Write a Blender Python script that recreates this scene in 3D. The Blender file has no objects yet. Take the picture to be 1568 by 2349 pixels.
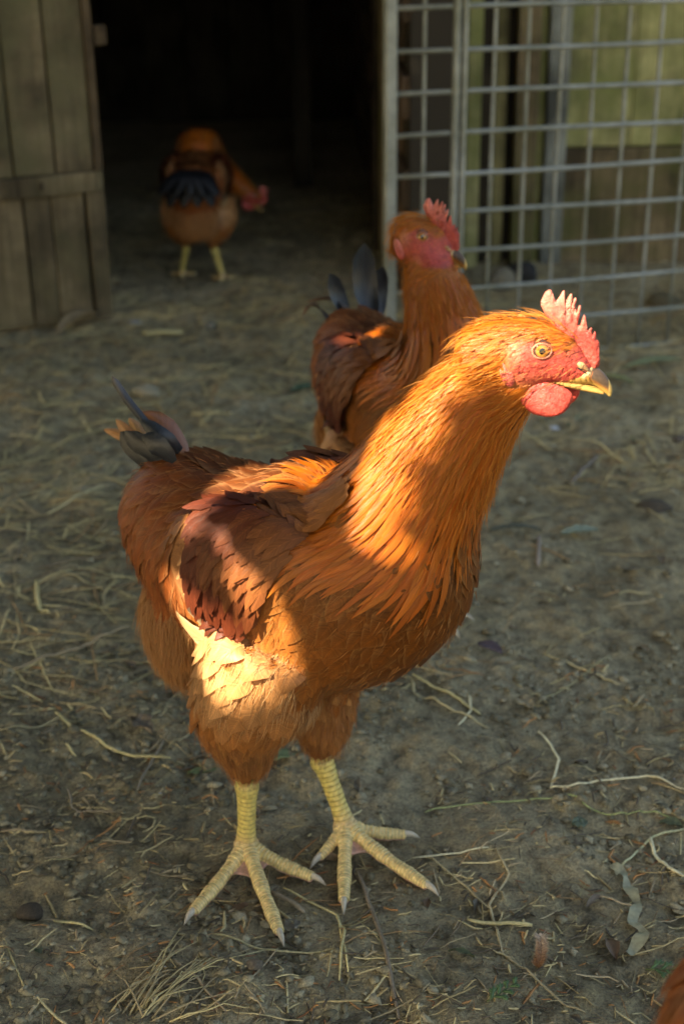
import bpy, bmesh, math, random
import numpy as np
from mathutils import Vector, Matrix
from mathutils.bvhtree import BVHTree
from mathutils.kdtree import KDTree
random.seed(7); RNG = np.random.default_rng(7)
SC = bpy.context.scene
COL = SC.collection
PI = math.pi

# ------------------------------------------------------------------ camera
F_PX, TH, RO, H_CAM, CX, CY = 3245.0, math.radians(24.5), math.radians(.7), .68, 784.0, 1174.5
_f = np.array([0, math.cos(TH), -math.sin(TH)]); _r = np.array([1., 0, 0]); _u = np.cross(_r, _f)
CR = _r*math.cos(RO) - _u*math.sin(RO); CU = np.cross(CR, _f); CF = _f
CPOS = np.array([0, 0, H_CAM])
cam = bpy.data.cameras.new('camera'); camo = bpy.data.objects.new('camera', cam); COL.objects.link(camo)
camo.matrix_world = Matrix(((CR[0], CU[0], -CF[0], 0), (CR[1], CU[1], -CF[1], 0), (CR[2], CU[2], -CF[2], H_CAM), (0, 0, 0, 1)))
cam.sensor_fit = 'VERTICAL'; cam.sensor_height = 36; cam.sensor_width = 24
cam.lens = F_PX/2349*36; cam.clip_start = .05; cam.clip_end = 400
cam.dof.use_dof = True; cam.dof.focus_distance = .88; cam.dof.aperture_fstop = 8
SC.camera = camo

# ------------------------------------------------------------------ world, sun, exposure
SUN = np.array([-.66, -.47, .585]); SUN /= np.linalg.norm(SUN)
w = bpy.data.worlds.new("World"); SC.world = w; w.use_nodes = True
nt = w.node_tree; bg = nt.nodes['Background']; sky = nt.nodes.new('ShaderNodeTexSky')
sky.sky_type = 'NISHITA'; sky.sun_disc = False
sky.sun_elevation = math.asin(SUN[2]); sky.sun_rotation = math.atan2(SUN[0], SUN[1])
sky.dust_density = 4.0; sky.ozone_density = .6; sky.air_density = 1.0
nt.links.new(sky.outputs[0], bg.inputs[0]); bg.inputs[1].default_value = .105
sl = bpy.data.lights.new('sun', 'SUN'); sl.energy = 5.0; sl.angle = math.radians(.53); sl.color = (1, .90, .74)
so = bpy.data.objects.new('sun', sl); COL.objects.link(so)
so.rotation_euler = Vector(SUN).to_track_quat('Z', 'Y').to_euler(); so.location = (-2, -2, 4)
SC.view_settings.view_transform = 'Standard'; SC.view_settings.look = 'None'
SC.view_settings.gamma = 1; SC.view_settings.use_curve_mapping = False
SC.view_settings.exposure = 2.0
SC.view_settings.use_white_balance = True; SC.view_settings.white_balance_temperature = 7400; SC.view_settings.white_balance_tint = 6

# ------------------------------------------------------------------ measuring helpers (photo measurements -> metres)
def ray(x, y): return CF*F_PX + CR*(x-CX) - CU*(y-CY)
def G(x, y, h=0.):
    r = ray(x, y); return CPOS + r*((h-H_CAM)/r[2])
def on_plane(x, y, p, n):
    r = ray(x, y); return CPOS + r*((np.asarray(p)-CPOS)@n/(r@n))

# ------------------------------------------------------------------ mesh helpers
def tag(o, label=None, cat=None, group=None, kind=None):
    if label: o['label'] = label
    if cat: o['category'] = cat
    if group: o['group'] = group
    if kind: o['kind'] = kind
    return o
def empty(name, loc=(0, 0, 0), rz=0):
    o = bpy.data.objects.new(name, None); COL.objects.link(o); o.location = loc; o.rotation_euler = (0, 0, rz)
    o.empty_display_size = .05
    return o
def mk(name, verts, faces, mat, parent=None, smooth=True, col=None, uv=None, mats=None, midx=None, nb=None):
    me = bpy.data.meshes.new(name)
    verts = np.asarray(verts, dtype=np.float32).reshape(-1, 3)
    if isinstance(faces, np.ndarray):
        n, k = faces.shape
        me.vertices.add(len(verts)); me.vertices.foreach_set('co', verts.ravel())
        me.loops.add(n*k); me.loops.foreach_set('vertex_index', faces.astype(np.int32).ravel())
        me.polygons.add(n); me.polygons.foreach_set('loop_start', np.arange(0, n*k, k, dtype=np.int32))
        me.polygons.foreach_set('loop_total', np.full(n, k, dtype=np.int32))
        me.update(calc_edges=True)
    else:
        me.from_pydata(verts.tolist(), [], [list(map(int, f)) for f in faces])
    if smooth: me.polygons.foreach_set('use_smooth', np.ones(len(me.polygons), dtype=bool))
    for m in (mats or [mat]): me.materials.append(m)
    if midx is not None: me.polygons.foreach_set('material_index', np.asarray(midx, dtype=np.int32))
    if col is not None:
        c = np.ones((len(verts), 4), dtype=np.float32); c[:, :3] = np.clip(col, 0, 1)
        a = me.color_attributes.new('Col', 'FLOAT_COLOR', 'POINT'); a.data.foreach_set('color', c.ravel())
    if uv is not None:
        l = me.uv_layers.new(name='UVMap'); li = np.empty(len(me.loops), dtype=np.int32)
        me.loops.foreach_get('vertex_index', li); l.data.foreach_set('uv', np.asarray(uv, dtype=np.float32)[li].ravel())
    if nb is not None: a = me.attributes.new('Nb', 'FLOAT_VECTOR', 'POINT'); a.data.foreach_set('vector', np.asarray(nb, dtype=np.float32).ravel())
    me.validate(); me.update()
    o = bpy.data.objects.new(name, me); COL.objects.link(o)
    if parent: o.parent = parent
    return o
class MB:
    def __init__(s): s.v = []; s.f = []; s.c = []; s.n = 0
    def add(s, v, f, c=None):
        v = np.asarray(v, float).reshape(-1, 3)
        s.v.append(v); s.f += [[i+s.n for i in q] for q in f]
        s.c.append(np.tile(np.asarray(c if c is not None else (1, 1, 1), float), (len(v), 1)) if c is None or np.ndim(c) == 1 else np.asarray(c)); s.n += len(v)
    def build(s, name, mat, parent=None, smooth=False):
        return mk(name, np.concatenate(s.v), s.f, mat, parent, smooth, col=np.concatenate(s.c))
def unit(v): v = np.asarray(v, float); return v/(np.linalg.norm(v, axis=-1, keepdims=True)+1e-12)
def box_vf(c, s, R=None, jitter=0, bev=.0):
    bm = bmesh.new(); bmesh.ops.create_cube(bm, size=1)
    for v in bm.verts: v.co = Vector((v.co.x*s[0], v.co.y*s[1], v.co.z*s[2]))
    if bev: bmesh.ops.bevel(bm, geom=bm.edges[:], offset=bev, segments=1, affect='EDGES')
    v = np.array([x.co[:] for x in bm.verts]); f = [[q.index for q in p.verts] for p in bm.faces]; bm.free()
    if jitter: v += RNG.normal(0, jitter, v.shape)
    if R is not None: v = v@np.asarray(R).T
    return v+np.asarray(c), f
def rotz(a): c, s = math.cos(a), math.sin(a); return np.array([[c, -s, 0], [s, c, 0], [0, 0, 1]])
def loft(C, A, B, lat, up=None, n=16, cap=True, wob=None):
    """elliptic tube: centres C, half-width A along lat, half-height B along up"""
    C = np.asarray(C, float); k = len(C); A = np.broadcast_to(A, k); B = np.broadcast_to(B, k)
    T = unit(np.gradient(C, axis=0)); lat = np.broadcast_to(np.asarray(lat, float), C.shape)
    lat = unit(lat-T*np.sum(lat*T, 1, keepdims=True)); up = np.cross(lat, T)*-1 if up is None else up
    th = np.arange(n)*2*PI/n
    V = C[:, None]+lat[:, None]*(np.cos(th)[None, :, None]*A[:, None, None])+up[:, None]*(np.sin(th)[None, :, None]*B[:, None, None])
    if wob is not None: V = C[:, None]+(V-C[:, None])*wob[:, :, None]
    V = V.reshape(-1, 3); F = []
    for i in range(k-1):
        for j in range(n): a = i*n+j; b = i*n+(j+1) % n; F.append([a, b, b+n, a+n])
    if cap:
        V = np.vstack([V, C[0], C[-1]]); 
        for j in range(n): F.append([(j+1) % n, j, k*n]); F.append([(k-1)*n+j, (k-1)*n+(j+1) % n, k*n+1])
    return V, F
def resample(P, n):
    """Catmull-Rom resampling of rows of P"""
    P = np.asarray(P, float); Q = np.vstack([2*P[0]-P[1], P, 2*P[-1]-P[-2]]); m = len(P)-1
    out = []
    for s in np.linspace(0, m, n):
        i = min(int(s), m-1); t = s-i; a, b, c, d = Q[i], Q[i+1], Q[i+2], Q[i+3]
        out.append(.5*((2*b)+(c-a)*t+(2*a-5*b+4*c-d)*t*t+(3*b-a-3*c+d)*t**3))
    return np.array(out)
def tube_path(P, r, n=6): 
    T = P[-1]-P[0]; lat = np.cross(T, [0, 0, 1.]); 
    if np.linalg.norm(lat) < 1e-6: lat = np.array([1., 0, 0])
    return loft(P, r, r, lat, n=n)
def remesh(name, v, f, size, smooth_it=4, mat=None):
    o = mk(name, v, f, mat); m = o.modifiers.new('r', 'REMESH'); m.mode = 'VOXEL'; m.voxel_size = size; m.adaptivity = 0
    if smooth_it: s = o.modifiers.new('s', 'SMOOTH'); s.factor = .6; s.iterations = smooth_it
    dg = bpy.context.evaluated_depsgraph_get(); me = bpy.data.meshes.new_from_object(o.evaluated_get(dg))
    n = len(me.vertices); co = np.empty(n*3); me.vertices.foreach_get('co', co); co = co.reshape(-1, 3)
    fs = [list(p.vertices) for p in me.polygons]
    om = o.data; bpy.data.objects.remove(o); bpy.data.meshes.remove(om); bpy.data.meshes.remove(me)
    return co, fs
# value noise
_lat = RNG.random((64, 64))
def vnoise(x, y):
    x = np.asarray(x, float); y = np.asarray(y, float)
    xi = np.floor(x).astype(int); yi = np.floor(y).astype(int); fx = x-xi; fy = y-yi
    fx = fx*fx*(3-2*fx); fy = fy*fy*(3-2*fy); g = lambda a, b: _lat[a % 64, b % 64]
    return (g(xi, yi)*(1-fx)+g(xi+1, yi)*fx)*(1-fy)+(g(xi, yi+1)*(1-fx)+g(xi+1, yi+1)*fx)*fy-.5
def fbm(x, y, o=5, lac=2.1, gain=.5):
    s = 0; a = 1
    for i in range(o): s = s+a*vnoise(x+i*17.3, y+i*9.1); x = x*lac; y = y*lac; a *= gain
    return s

# ------------------------------------------------------------------ materials
def new_mat(name):
    m = bpy.data.materials.new(name); m.use_nodes = True; nt = m.node_tree
    return m, nt, nt.nodes['Principled BSDF']
def N(nt, t, **k):
    n = nt.nodes.new(t)
    for a, b in k.items():
        if a in n.inputs: n.inputs[a].default_value = b
        else: setattr(n, a, b)
    return n
def ramp(nt, fac, stops):
    r = nt.nodes.new('ShaderNodeValToRGB'); e = r.color_ramp.elements
    while len(e) < len(stops): e.new(.5)
    for q, (p, c) in zip(e, stops): q.position = p; q.color = (*c, 1)
    nt.links.new(fac, r.inputs[0]); return r.outputs[0]
def mix(nt, a, b, fac, mode='MIX'):
    m = nt.nodes.new('ShaderNodeMix'); m.data_type = 'RGBA'; m.blend_type = mode
    for s, v in ((6, a), (7, b), (0, fac)):
        if hasattr(v, 'links'): nt.links.new(v, m.inputs[s])
        else: m.inputs[s].default_value = (*v, 1) if isinstance(v, tuple) else v
    return m.outputs[2]
def coords(nt, scale=(1, 1, 1), kind='Object'):
    tc = nt.nodes.new('ShaderNodeTexCoord'); mp = nt.nodes.new('ShaderNodeMapping'); mp.inputs['Scale'].default_value = scale
    nt.links.new(tc.outputs[kind], mp.inputs[0]); return mp.outputs[0]
def noise(nt, vec, s, d=4, r=.55): 
    n = N(nt, 'ShaderNodeTexNoise', Scale=s, Detail=d, Roughness=r); nt.links.new(vec, n.inputs['Vector']); return n.outputs[0]
def bump(nt, h, b, strength=.5, dist=.001, base=None):
    n = N(nt, 'ShaderNodeBump', Strength=strength, Distance=dist); nt.links.new(h, n.inputs['Height'])
    if base is not None: nt.links.new(base, n.inputs['Normal'])
    nt.links.new(n.outputs[0], b.inputs['Normal']); return n.outputs[0]

def feather_mat(name, rough=.42, transl=.12, streak=.5, spec=.5, shaft=.35, softn=.62):
    m, nt, b = new_mat(name)
    at = N(nt, 'ShaderNodeAttribute', attribute_name='Col')
    uv = nt.nodes.new('ShaderNodeUVMap'); sx = nt.nodes.new('ShaderNodeSeparateXYZ'); nt.links.new(uv.outputs[0], sx.inputs[0])
    # distance from shaft
    d = N(nt, 'ShaderNodeMath', operation='SUBTRACT'); nt.links.new(sx.outputs[0], d.inputs[0]); d.inputs[1].default_value = .5
    ad = N(nt, 'ShaderNodeMath', operation='ABSOLUTE'); nt.links.new(d.outputs[0], ad.inputs[0])
    # barb coordinate = v*k - |u-.5| : oblique lines running from the shaft to the rim
    k1 = N(nt, 'ShaderNodeMath', operation='MULTIPLY_ADD'); nt.links.new(ad.outputs[0], k1.inputs[0]); k1.inputs[1].default_value = -.55; nt.links.new(sx.outputs[1], k1.inputs[2])
    cb = nt.nodes.new('ShaderNodeCombineXYZ'); nt.links.new(k1.outputs[0], cb.inputs[0])
    geo = nt.nodes.new('ShaderNodeNewGeometry'); nt.links.new(geo.outputs['Random Per Island'], cb.inputs[1])
    mp = nt.nodes.new('ShaderNodeMapping'); mp.inputs['Scale'].default_value = (45, 40, 1); nt.links.new(cb.outputs[0], mp.inputs[0])
    nz = noise(nt, mp.outputs[0], 1.0, 3, .7)
    sh = N(nt, 'ShaderNodeMath', operation='LESS_THAN'); nt.links.new(ad.outputs[0], sh.inputs[0]); sh.inputs[1].default_value = .05
    v1 = ramp(nt, nz, [(.25, (1-streak,)*3), (.75, (1+streak*.45,)*3)])
    c = mix(nt, at.outputs['Color'], v1, 1.0, 'MULTIPLY')
    rnd = ramp(nt, geo.outputs['Random Per Island'], [(0, (.90, .89, .87)), (1, (1.10, 1.09, 1.08))])
    c = mix(nt, c, rnd, 1.0, 'MULTIPLY')
    lt = mix(nt, c, (1.7, 1.7, 1.6), 1.0, 'MULTIPLY')
    shf = N(nt, 'ShaderNodeMath', operation='MULTIPLY'); nt.links.new(sh.outputs[0], shf.inputs[0]); shf.inputs[1].default_value = shaft
    c = mix(nt, c, lt, shf.outputs[0])
    nt.links.new(c, b.inputs['Base Color']); b.inputs['Roughness'].default_value = rough
    b.inputs['Specular IOR Level'].default_value = spec
    na = N(nt, 'ShaderNodeAttribute', attribute_name='Nb'); vt = nt.nodes.new('ShaderNodeVectorTransform'); vt.vector_type = 'VECTOR'; vt.convert_from = 'OBJECT'; vt.convert_to = 'WORLD'; nt.links.new(na.outputs['Vector'], vt.inputs[0])
    ln = N(nt, 'ShaderNodeVectorMath', operation='LENGTH'); nt.links.new(na.outputs['Vector'], ln.inputs[0]); lm = N(nt, 'ShaderNodeMath', operation='MULTIPLY'); nt.links.new(ln.outputs['Value'], lm.inputs[0]); lm.inputs[1].default_value = softn
    mv = nt.nodes.new('ShaderNodeMix'); mv.data_type = 'VECTOR'; nt.links.new(lm.outputs[0], mv.inputs[0]); nt.links.new(geo.outputs['Normal'], mv.inputs[4]); nt.links.new(vt.outputs[0], mv.inputs[5])
    nm_ = N(nt, 'ShaderNodeVectorMath', operation='NORMALIZE'); nt.links.new(mv.outputs[1], nm_.inputs[0])
    bump(nt, nz, b, .45, .0005, nm_.outputs[0])
    tr = nt.nodes.new('ShaderNodeBsdfTranslucent'); nt.links.new(c, tr.inputs[0])
    ms = nt.nodes.new('ShaderNodeMixShader'); ms.inputs[0].default_value = transl
    nt.links.new(b.outputs[0], ms.inputs[1]); nt.links.new(tr.outputs[0], ms.inputs[2])
    nt.links.new(ms.outputs[0], nt.nodes['Material Output'].inputs[0])
    return m
def attr_mat(name, rough=.6, spec=.4, nscale=300, var=.3, bmp=.3, bd=.0006, sss=0, stretch=(1, 1, 1), coat=0, nd=4, wrinkle=0):
    m, nt, b = new_mat(name)
    at = N(nt, 'ShaderNodeAttribute', attribute_name='Col'); v = coords(nt, stretch); nz = noise(nt, v, nscale, nd)
    c = mix(nt, at.outputs['Color'], ramp(nt, nz, [(.3, (1-var,)*3), (.7, (1+var,)*3)]), 1.0, 'MULTIPLY')
    nt.links.new(c, b.inputs['Base Color']); b.inputs['Roughness'].default_value = rough; b.inputs['Specular IOR Level'].default_value = spec
    if wrinkle:
        n2 = noise(nt, v, wrinkle, 5, .7); c = mix(nt, c, ramp(nt, n2, [(.30, (.62, .5, .5)), (.52, (1, 1, 1)), (.72, (1.12, 1.35, 1.25))]), 1.0, 'MULTIPLY'); nt.links.new(c, b.inputs['Base Color'])
        sm_ = N(nt, 'ShaderNodeMath', operation='MULTIPLY_ADD'); nt.links.new(n2, sm_.inputs[0]); sm_.inputs[1].default_value = 1.6; nt.links.new(nz, sm_.inputs[2]); nz = sm_.outputs[0]
    if sss: b.inputs['Subsurface Weight'].default_value = sss; b.inputs['Subsurface Radius'].default_value = (1, .25, .15); b.inputs['Subsurface Scale'].default_value = .004
    if coat: b.inputs['Coat Weight'].default_value = coat; b.inputs['Coat Roughness'].default_value = .1
    bump(nt, nz, b, bmp, bd); return m
def plain(name, col, rough=.5, spec=.5, coat=0, metal=0):
    m, nt, b = new_mat(name); b.inputs['Base Color'].default_value = (*col, 1); b.inputs['Roughness'].default_value = rough
    b.inputs['Specular IOR Level'].default_value = spec; b.inputs['Coat Weight'].default_value = coat; b.inputs['Coat Roughness'].default_value = .04; b.inputs['Metallic'].default_value = metal
    return m
M_FE = feather_mat('feather_body', .45, .08, .55, .3)
M_HK = feather_mat('feather_hackle', .32, .12, .45, .5, .25)
M_TAIL = feather_mat('feather_tail', .33, .05, .35, .6)
M_FL = feather_mat('feather_fluff', .55, .28, .2, .3, 0)
M_BODY = attr_mat('plumage_base', .6, .3, 900, .35, .6, .001)
M_SKIN = attr_mat('comb_skin', .44, .45, 620, .30, .6, .0011, sss=.25, nd=5, wrinkle=170)
M_LEG = attr_mat('leg_scale_skin', .38, .5, 300, .30, .35, .0004, sss=.1)
M_CLAW = attr_mat('claw_horn', .3, .5, 500, .15, .1, .0002)
M_BEAK = attr_mat('beak_horn', .42, .35, 400, .2, .15, .0003, stretch=(.3, 1, 1))
M_EYE = plain('eye_brown', (.07, .03, .02), .12, .6, 1); M_IRIS = None; M_PUP = plain('eye_black', (.002, .002, .002), .05, .7, 1)
def iris_mat():
    m, nt, b = new_mat('eye_iris'); at = N(nt, 'ShaderNodeAttribute', attribute_name='Col'); nt.links.new(at.outputs[0], b.inputs['Base Color'])
    b.inputs['Roughness'].default_value = .15; b.inputs['Coat Weight'].default_value = 1; b.inputs['Coat Roughness'].default_value = .03; return m
M_IRIS = iris_mat()

# ================================================================== GROUND
FEET = []          # world xy of feet, where the ground is pressed flat
def ground_h(x, y):
    h = .020*fbm(x*3.1+3, y*3.1+7, 3)+.0095*fbm(x*17, y*17, 4)+.0042*fbm(x*75, y*75, 3)
    h = h+.004*np.minimum(0, fbm(x*30+9, y*30+2, 2)+.05)*3
    for fx, fy, r in FEET:
        k = np.exp(-((x-fx)**2+(y-fy)**2)/(r*r)); h = h*(1-k)-.0015*k
    return h
# ------------------------------------------------------------------ HEN GEOMETRY (local metres: x forward, y left, z up)
YAW1 = math.radians(-35)
O1 = (G(575, 1985)+G(815, 1930))/2
f1 = np.array([math.cos(YAW1), math.sin(YAW1), 0]); l1 = np.array([-math.sin(YAW1), math.cos(YAW1), 0])
def L1(x, y, w):                      # photo measurement -> local point on plane y=w of the near hen
    p = on_plane(x, y, O1+l1*w, l1)-O1; return np.array([p@f1, w, p[2]])
def L1G(x, y, h=.004):
    p = G(x, y, h)-O1; return np.array([p@f1, p@l1, p[2]])

TORSO = np.array([  # u, z, half height, half width
    (-.134, .280, .018, .015), (-.123, .272, .038, .029), (-.103, .259, .054, .041), (-.072, .243, .065, .050), (-.032, .234, .072, .056),
    (.012, .238, .079, .059), (.046, .252, .075, .058), (.073, .275, .066, .052), (.090, .311, .048, .043)])
# flow of the plumage, read off the photograph on the hen's near side: x, y, dx, dy, w
FLOW_PX = [(980, 1000, -30, 65, -.04), (900, 1120, -40, 60, -.055), (800, 1100, -62, 40, -.05), (740, 1160, -58, 45, -.06), (900, 1220, -25, 65, -.06), (1000, 1200, -25, 65, -.05), (1090, 1220, -20, 70, -.03),
    (1080, 1320, -30, 60, -.03), (1000, 1350, -42, 50, -.055), (1030, 1440, -50, 45, -.04), (900, 1300, -52, 38, -.065), (900, 1420, -48, 45, -.065), (800, 1320, -60, 28, -.07), (900, 1520, -60, 32, -.04), (750, 1450, -52, 40, -.07),
    (700, 1300, -60, 25, -.07), (640, 1450, -40, 55, -.07), (800, 1580, -50, 25, -.05),
    (700, 1130, -70, 22, -.06), (600, 1180, -62, 45, -.07), (520, 1200, -50, 60, -.07), (450, 1250, -25, 70, -.07), (420, 1320, 5, 70, -.07), (550, 1320, -30, 62, -.075), (500, 1400, 10, 60, -.07), (640, 1210, -60, 40, -.07),
    (600, 1080, -70, 3, -.01), (480, 1075, -60, 14, -.02), (400, 1090, -60, 28, -.02), (320, 1070, -50, 42, -.01), (400, 1150, -50, 45, -.05), (350, 1160, -45, 52, -.04), (290, 1150, -20, 65, -.01), (300, 1230, 0, 70, -.02), (350, 1250, -10, 70, -.04), (350, 1340, 22, 60, -.03),
    (400, 1450, -5, 70, -.04), (380, 1530, 8, 70, -.02), (450, 1600, 18, 65, -.03), (550, 1500, -20, 60, -.07), (520, 1600, 0, 60, -.06), (580, 1700, 0, 70, -.045), (650, 1600, -22, 50, -.06), (700, 1650, -30, 40, -.03), (760, 1700, 0, 60, .03), (850, 1620, -20, 50, .02)]
FP, FD = [], []
for x, y, dx, dy, ww in FLOW_PX:
    a = L1(x, y, ww); b = L1(x+dx, y+dy, ww); FP.append((a[0], a[2])); FD.append(unit((b-a)[[0, 2]]))
FP = np.array(FP); FD = np.array(FD)
def torso_flow(P):
    d2 = ((P[:, None, [0, 2]]-FP[None])**2).sum(2); wt = np.exp(-d2/(2*.018**2))+1e-9/(d2+1e-4)
    q = unit((wt[:, :, None]*FD[None]).sum(1)); return np.stack([q[:, 0], np.zeros(len(q)), q[:, 1]], 1)
def poly(pts, w): return np.array([L1(x, y, w)[[0, 2]] for x, y in pts])
WINGC = poly([(735, 1112), (640, 1085), (560, 1105), (500, 1150), (462, 1210), (448, 1280), (450, 1350), (480, 1400), (530, 1425), (590, 1380), (640, 1310), (700, 1230), (760, 1170)], -.065)
WING = poly([(735, 1112), (640, 1085), (520, 1110), (440, 1150), (395, 1210), (370, 1280), (368, 1350), (410, 1420), (500, 1475), (560, 1440), (600, 1370), (640, 1310), (700, 1230), (760, 1170)], -.065)
def in_poly(P, poly):
    x, y = P[:, 0], P[:, 1]; r = np.zeros(len(P), bool); n = len(poly)
    for i in range(n):
        x1, y1 = poly[i]; x2, y2 = poly[(i+1) % n]
        c = ((y1 > y) != (y2 > y)) & (x < (x2-x1)*(y-y1)/(y2-y1+1e-12)+x1); r ^= c
    return r

# comb outline in head millimetres (x forward, z up), measured along its edge
COMB = [(5.5, 19.2), (2.5, 22.7), (0.0, 27.5), (-.2, 30.0), (0.8, 32.6), (2.0, 35.5), (3.7, 36.8), (5.2, 36.9), (6.0, 35.4), (6.4, 32.1), (8.2, 30.4), (10.2, 33.6), (11.6, 36.6), (12.5, 37.0), (12.9, 35.8), (11.5, 31.8), (10.3, 28.6), (11.6, 27.9), (14.2, 32.0), (15.8, 35.0), (16.8, 35.3), (17.2, 34.0), (15.2, 29.0), (12.8, 25.4), (14.4, 24.7), (16.8, 28.6), (18.2, 32.8), (19.2, 33.3), (19.7, 31.7), (18.4, 26), (16.6, 21.9), (18.0, 21.2), (20.0, 25), (21.0, 28.8), (21.8, 29.1), (22.4, 27.6), (21.6, 22.0), (20.9, 17.6), (22.3, 17.0), (23.2, 21), (24.1, 23.8), (25.1, 22.8), (25.6, 18.0), (25.5, 15.2), (26.7, 14.6), (28.4, 16.5), (29.3, 16.0), (28.9, 13.4), (28.3, 11.9), (29.5, 12.2), (30.6, 14.4), (31.5, 13.5), (31.7, 9.8), (32.6, 9.4), (33.6, 7.8), (33.2, 4.9), (33.2, 2.5), (34.0, .4), (34.6, -1.7), (34.4, -5.4), (32.3, -8.8), (28.2, -9.4), (21.8, -4), (15.3, 3), (9.8, 10)]
RED = np.array((.45, .066, .050)); 

def place_surface(bvh, P):
    n = len(P); Q = np.empty_like(P); Nn = np.empty_like(P)
    for i in range(n):
        c, nn, _, _ = bvh.find_nearest(P[i]); Q[i] = c; Nn[i] = nn
    return Q, Nn
def sample_surface(v, f, spacing, mask_fn, seed, over=6):
    rng = np.random.default_rng(seed); t = []
    for q in f:
        t.append(q[:3]); 
        if len(q) == 4: t.append([q[0], q[2], q[3]])
    t = np.array(t); a, b, c = v[t[:, 0]], v[t[:, 1]], v[t[:, 2]]; nr = np.cross(b-a, c-a); ar = np.linalg.norm(nr, axis=1)/2
    cen = (a+b+c)/3; ok = mask_fn(cen); t = t[ok]; a, b, c, nr, ar = a[ok], b[ok], c[ok], nr[ok], ar[ok]
    if len(t) == 0: return np.zeros((0, 3)), np.zeros((0, 3))
    n = int(ar.sum()/(spacing**2)*over); i = rng.choice(len(t), n, p=ar/ar.sum()); r1 = np.sqrt(rng.random(n)); r2 = rng.random(n)
    P = a[i]*(1-r1)[:, None]+b[i]*(r1*(1-r2))[:, None]+c[i]*(r1*r2)[:, None]; NN = unit(nr[i])
    cell = {}; keep = []; s = spacing*.82; s2 = s*s
    K = np.floor(P/s).astype(int)
    for j in range(n):
        k = tuple(K[j]); ok = True
        for dx in (-1, 0, 1):
            for dy in (-1, 0, 1):
                for dz in (-1, 0, 1):
                    for q in cell.get((k[0]+dx, k[1]+dy, k[2]+dz), ()):
                        if ((P[q]-P[j])**2).sum() < s2: ok = False; break
                    if not ok: break
                if not ok: break
            if not ok: break
        if ok: cell.setdefault(k, []).append(j); keep.append(j)
    return P[keep], NN[keep]
PROF = {'broad': ([0, .2, .42, .64, .82, .93, 1.0], [.30, .75, .98, 1.0, .82, .52, .12]),
        'hackle': ([0, .18, .4, .62, .8, .92, 1.0], [.35, .75, 1.0, .85, .55, .28, .03]),
        'long': ([0, .12, .35, .6, .82, .94, 1.0], [.30, .7, .95, 1.0, .85, .5, .1])}
def feather_mesh(paths, normals, width, colr, tipcol, prof, camber=.18, edgecol=None, cols=5, twist=None, ragged=.0):
    """paths (n, rows, 3), normals (n, rows, 3), width (n,) -> vertices, faces, colours, uv"""
    n, R, _ = paths.shape; wp = np.array(PROF[prof][1]); tt = np.array(PROF[prof][0])
    T = unit(np.gradient(paths, axis=1)); S = unit(np.cross(T, normals)); Nn = np.cross(S, T)
    if twist is not None: 
        c, s = np.cos(twist)[:, None, None], np.sin(twist)[:, None, None]; S, Nn = S*c+Nn*s, Nn*c-S*s
    s = np.linspace(-1, 1, cols)
    hw = width[:, None]*.5*wp[None]
    if ragged: hw = hw*(1+ragged*RNG.normal(0, 1, hw.shape))
    V = paths[:, :, None]+S[:, :, None]*(s[None, None, :, None]*hw[:, :, None, None])-Nn[:, :, None]*(camber*(s**2)[None, None, :, None]*hw[:, :, None, None])
    V = V-T[:, :, None]*((np.abs(s)**1.5)[None, None, :, None]*hw[:, :, None, None]*.55*(tt > .5)[None, :, None, None])
    base = (np.arange(n)*R*cols)[:, None, None]; i = np.arange(R-1)[None, :, None]*cols; j = np.arange(cols-1)[None, None]
    a = base+i+j; Fq = np.stack([a, a+1, a+1+cols, a+cols], -1).reshape(-1, 4)
    t = tt[None, :, None, None]; k = t**2.0
    Cc = colr[:, None, None]*(1-k)+tipcol[:, None, None]*k*np.ones((1, 1, cols, 1))
    if edgecol is not None:
        e = (np.abs(s)**3)[None, None, :, None]*.5; Cc = Cc*(1-e)+edgecol[:, None, None]*e
    U = np.broadcast_to(np.stack(np.broadcast_arrays(((s+1)/2)[None], tt[:, None]), -1)[None], (n, R, cols, 2))
    return V.reshape(-1, 3), Fq, np.broadcast_to(Cc, (n, R, cols, 3)).reshape(-1, 3), U.reshape(-1, 2), R*cols
def strands(P, D, Ln, W, colr, bend, seg=3):
    n = len(P); t = np.linspace(0, 1, seg+1); D = unit(D)
    r = unit(RNG.normal(0, 1, (n, 3))); S = unit(np.cross(D, r)); B = np.asarray(bend)
    C = P[:, None]+D[:, None]*(Ln[:, None]*t[None])[:, :, None]+B[:, None]*(t[None, :]**2)[:, :, None]*Ln[:, None, None]
    hw = W[:, None]*(1-t[None])**.7*.5+.00004
    V = np.stack([C-S[:, None]*hw[:, :, None], C+S[:, None]*hw[:, :, None]], 2)
    base = (np.arange(n)*(seg+1)*2)[:, None]; i = np.arange(seg)[None]*2; a = base+i
    Fq = np.stack([a, a+1, a+3, a+2], -1).reshape(-1, 4)
    Cc = np.broadcast_to(colr[:, None, None], (n, seg+1, 2, 3)).reshape(-1, 3)
    U = np.tile(np.array([[.3, 0.]]), (n*(seg+1)*2, 1))
    return V.reshape(-1, 3), Fq, Cc, U

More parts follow.
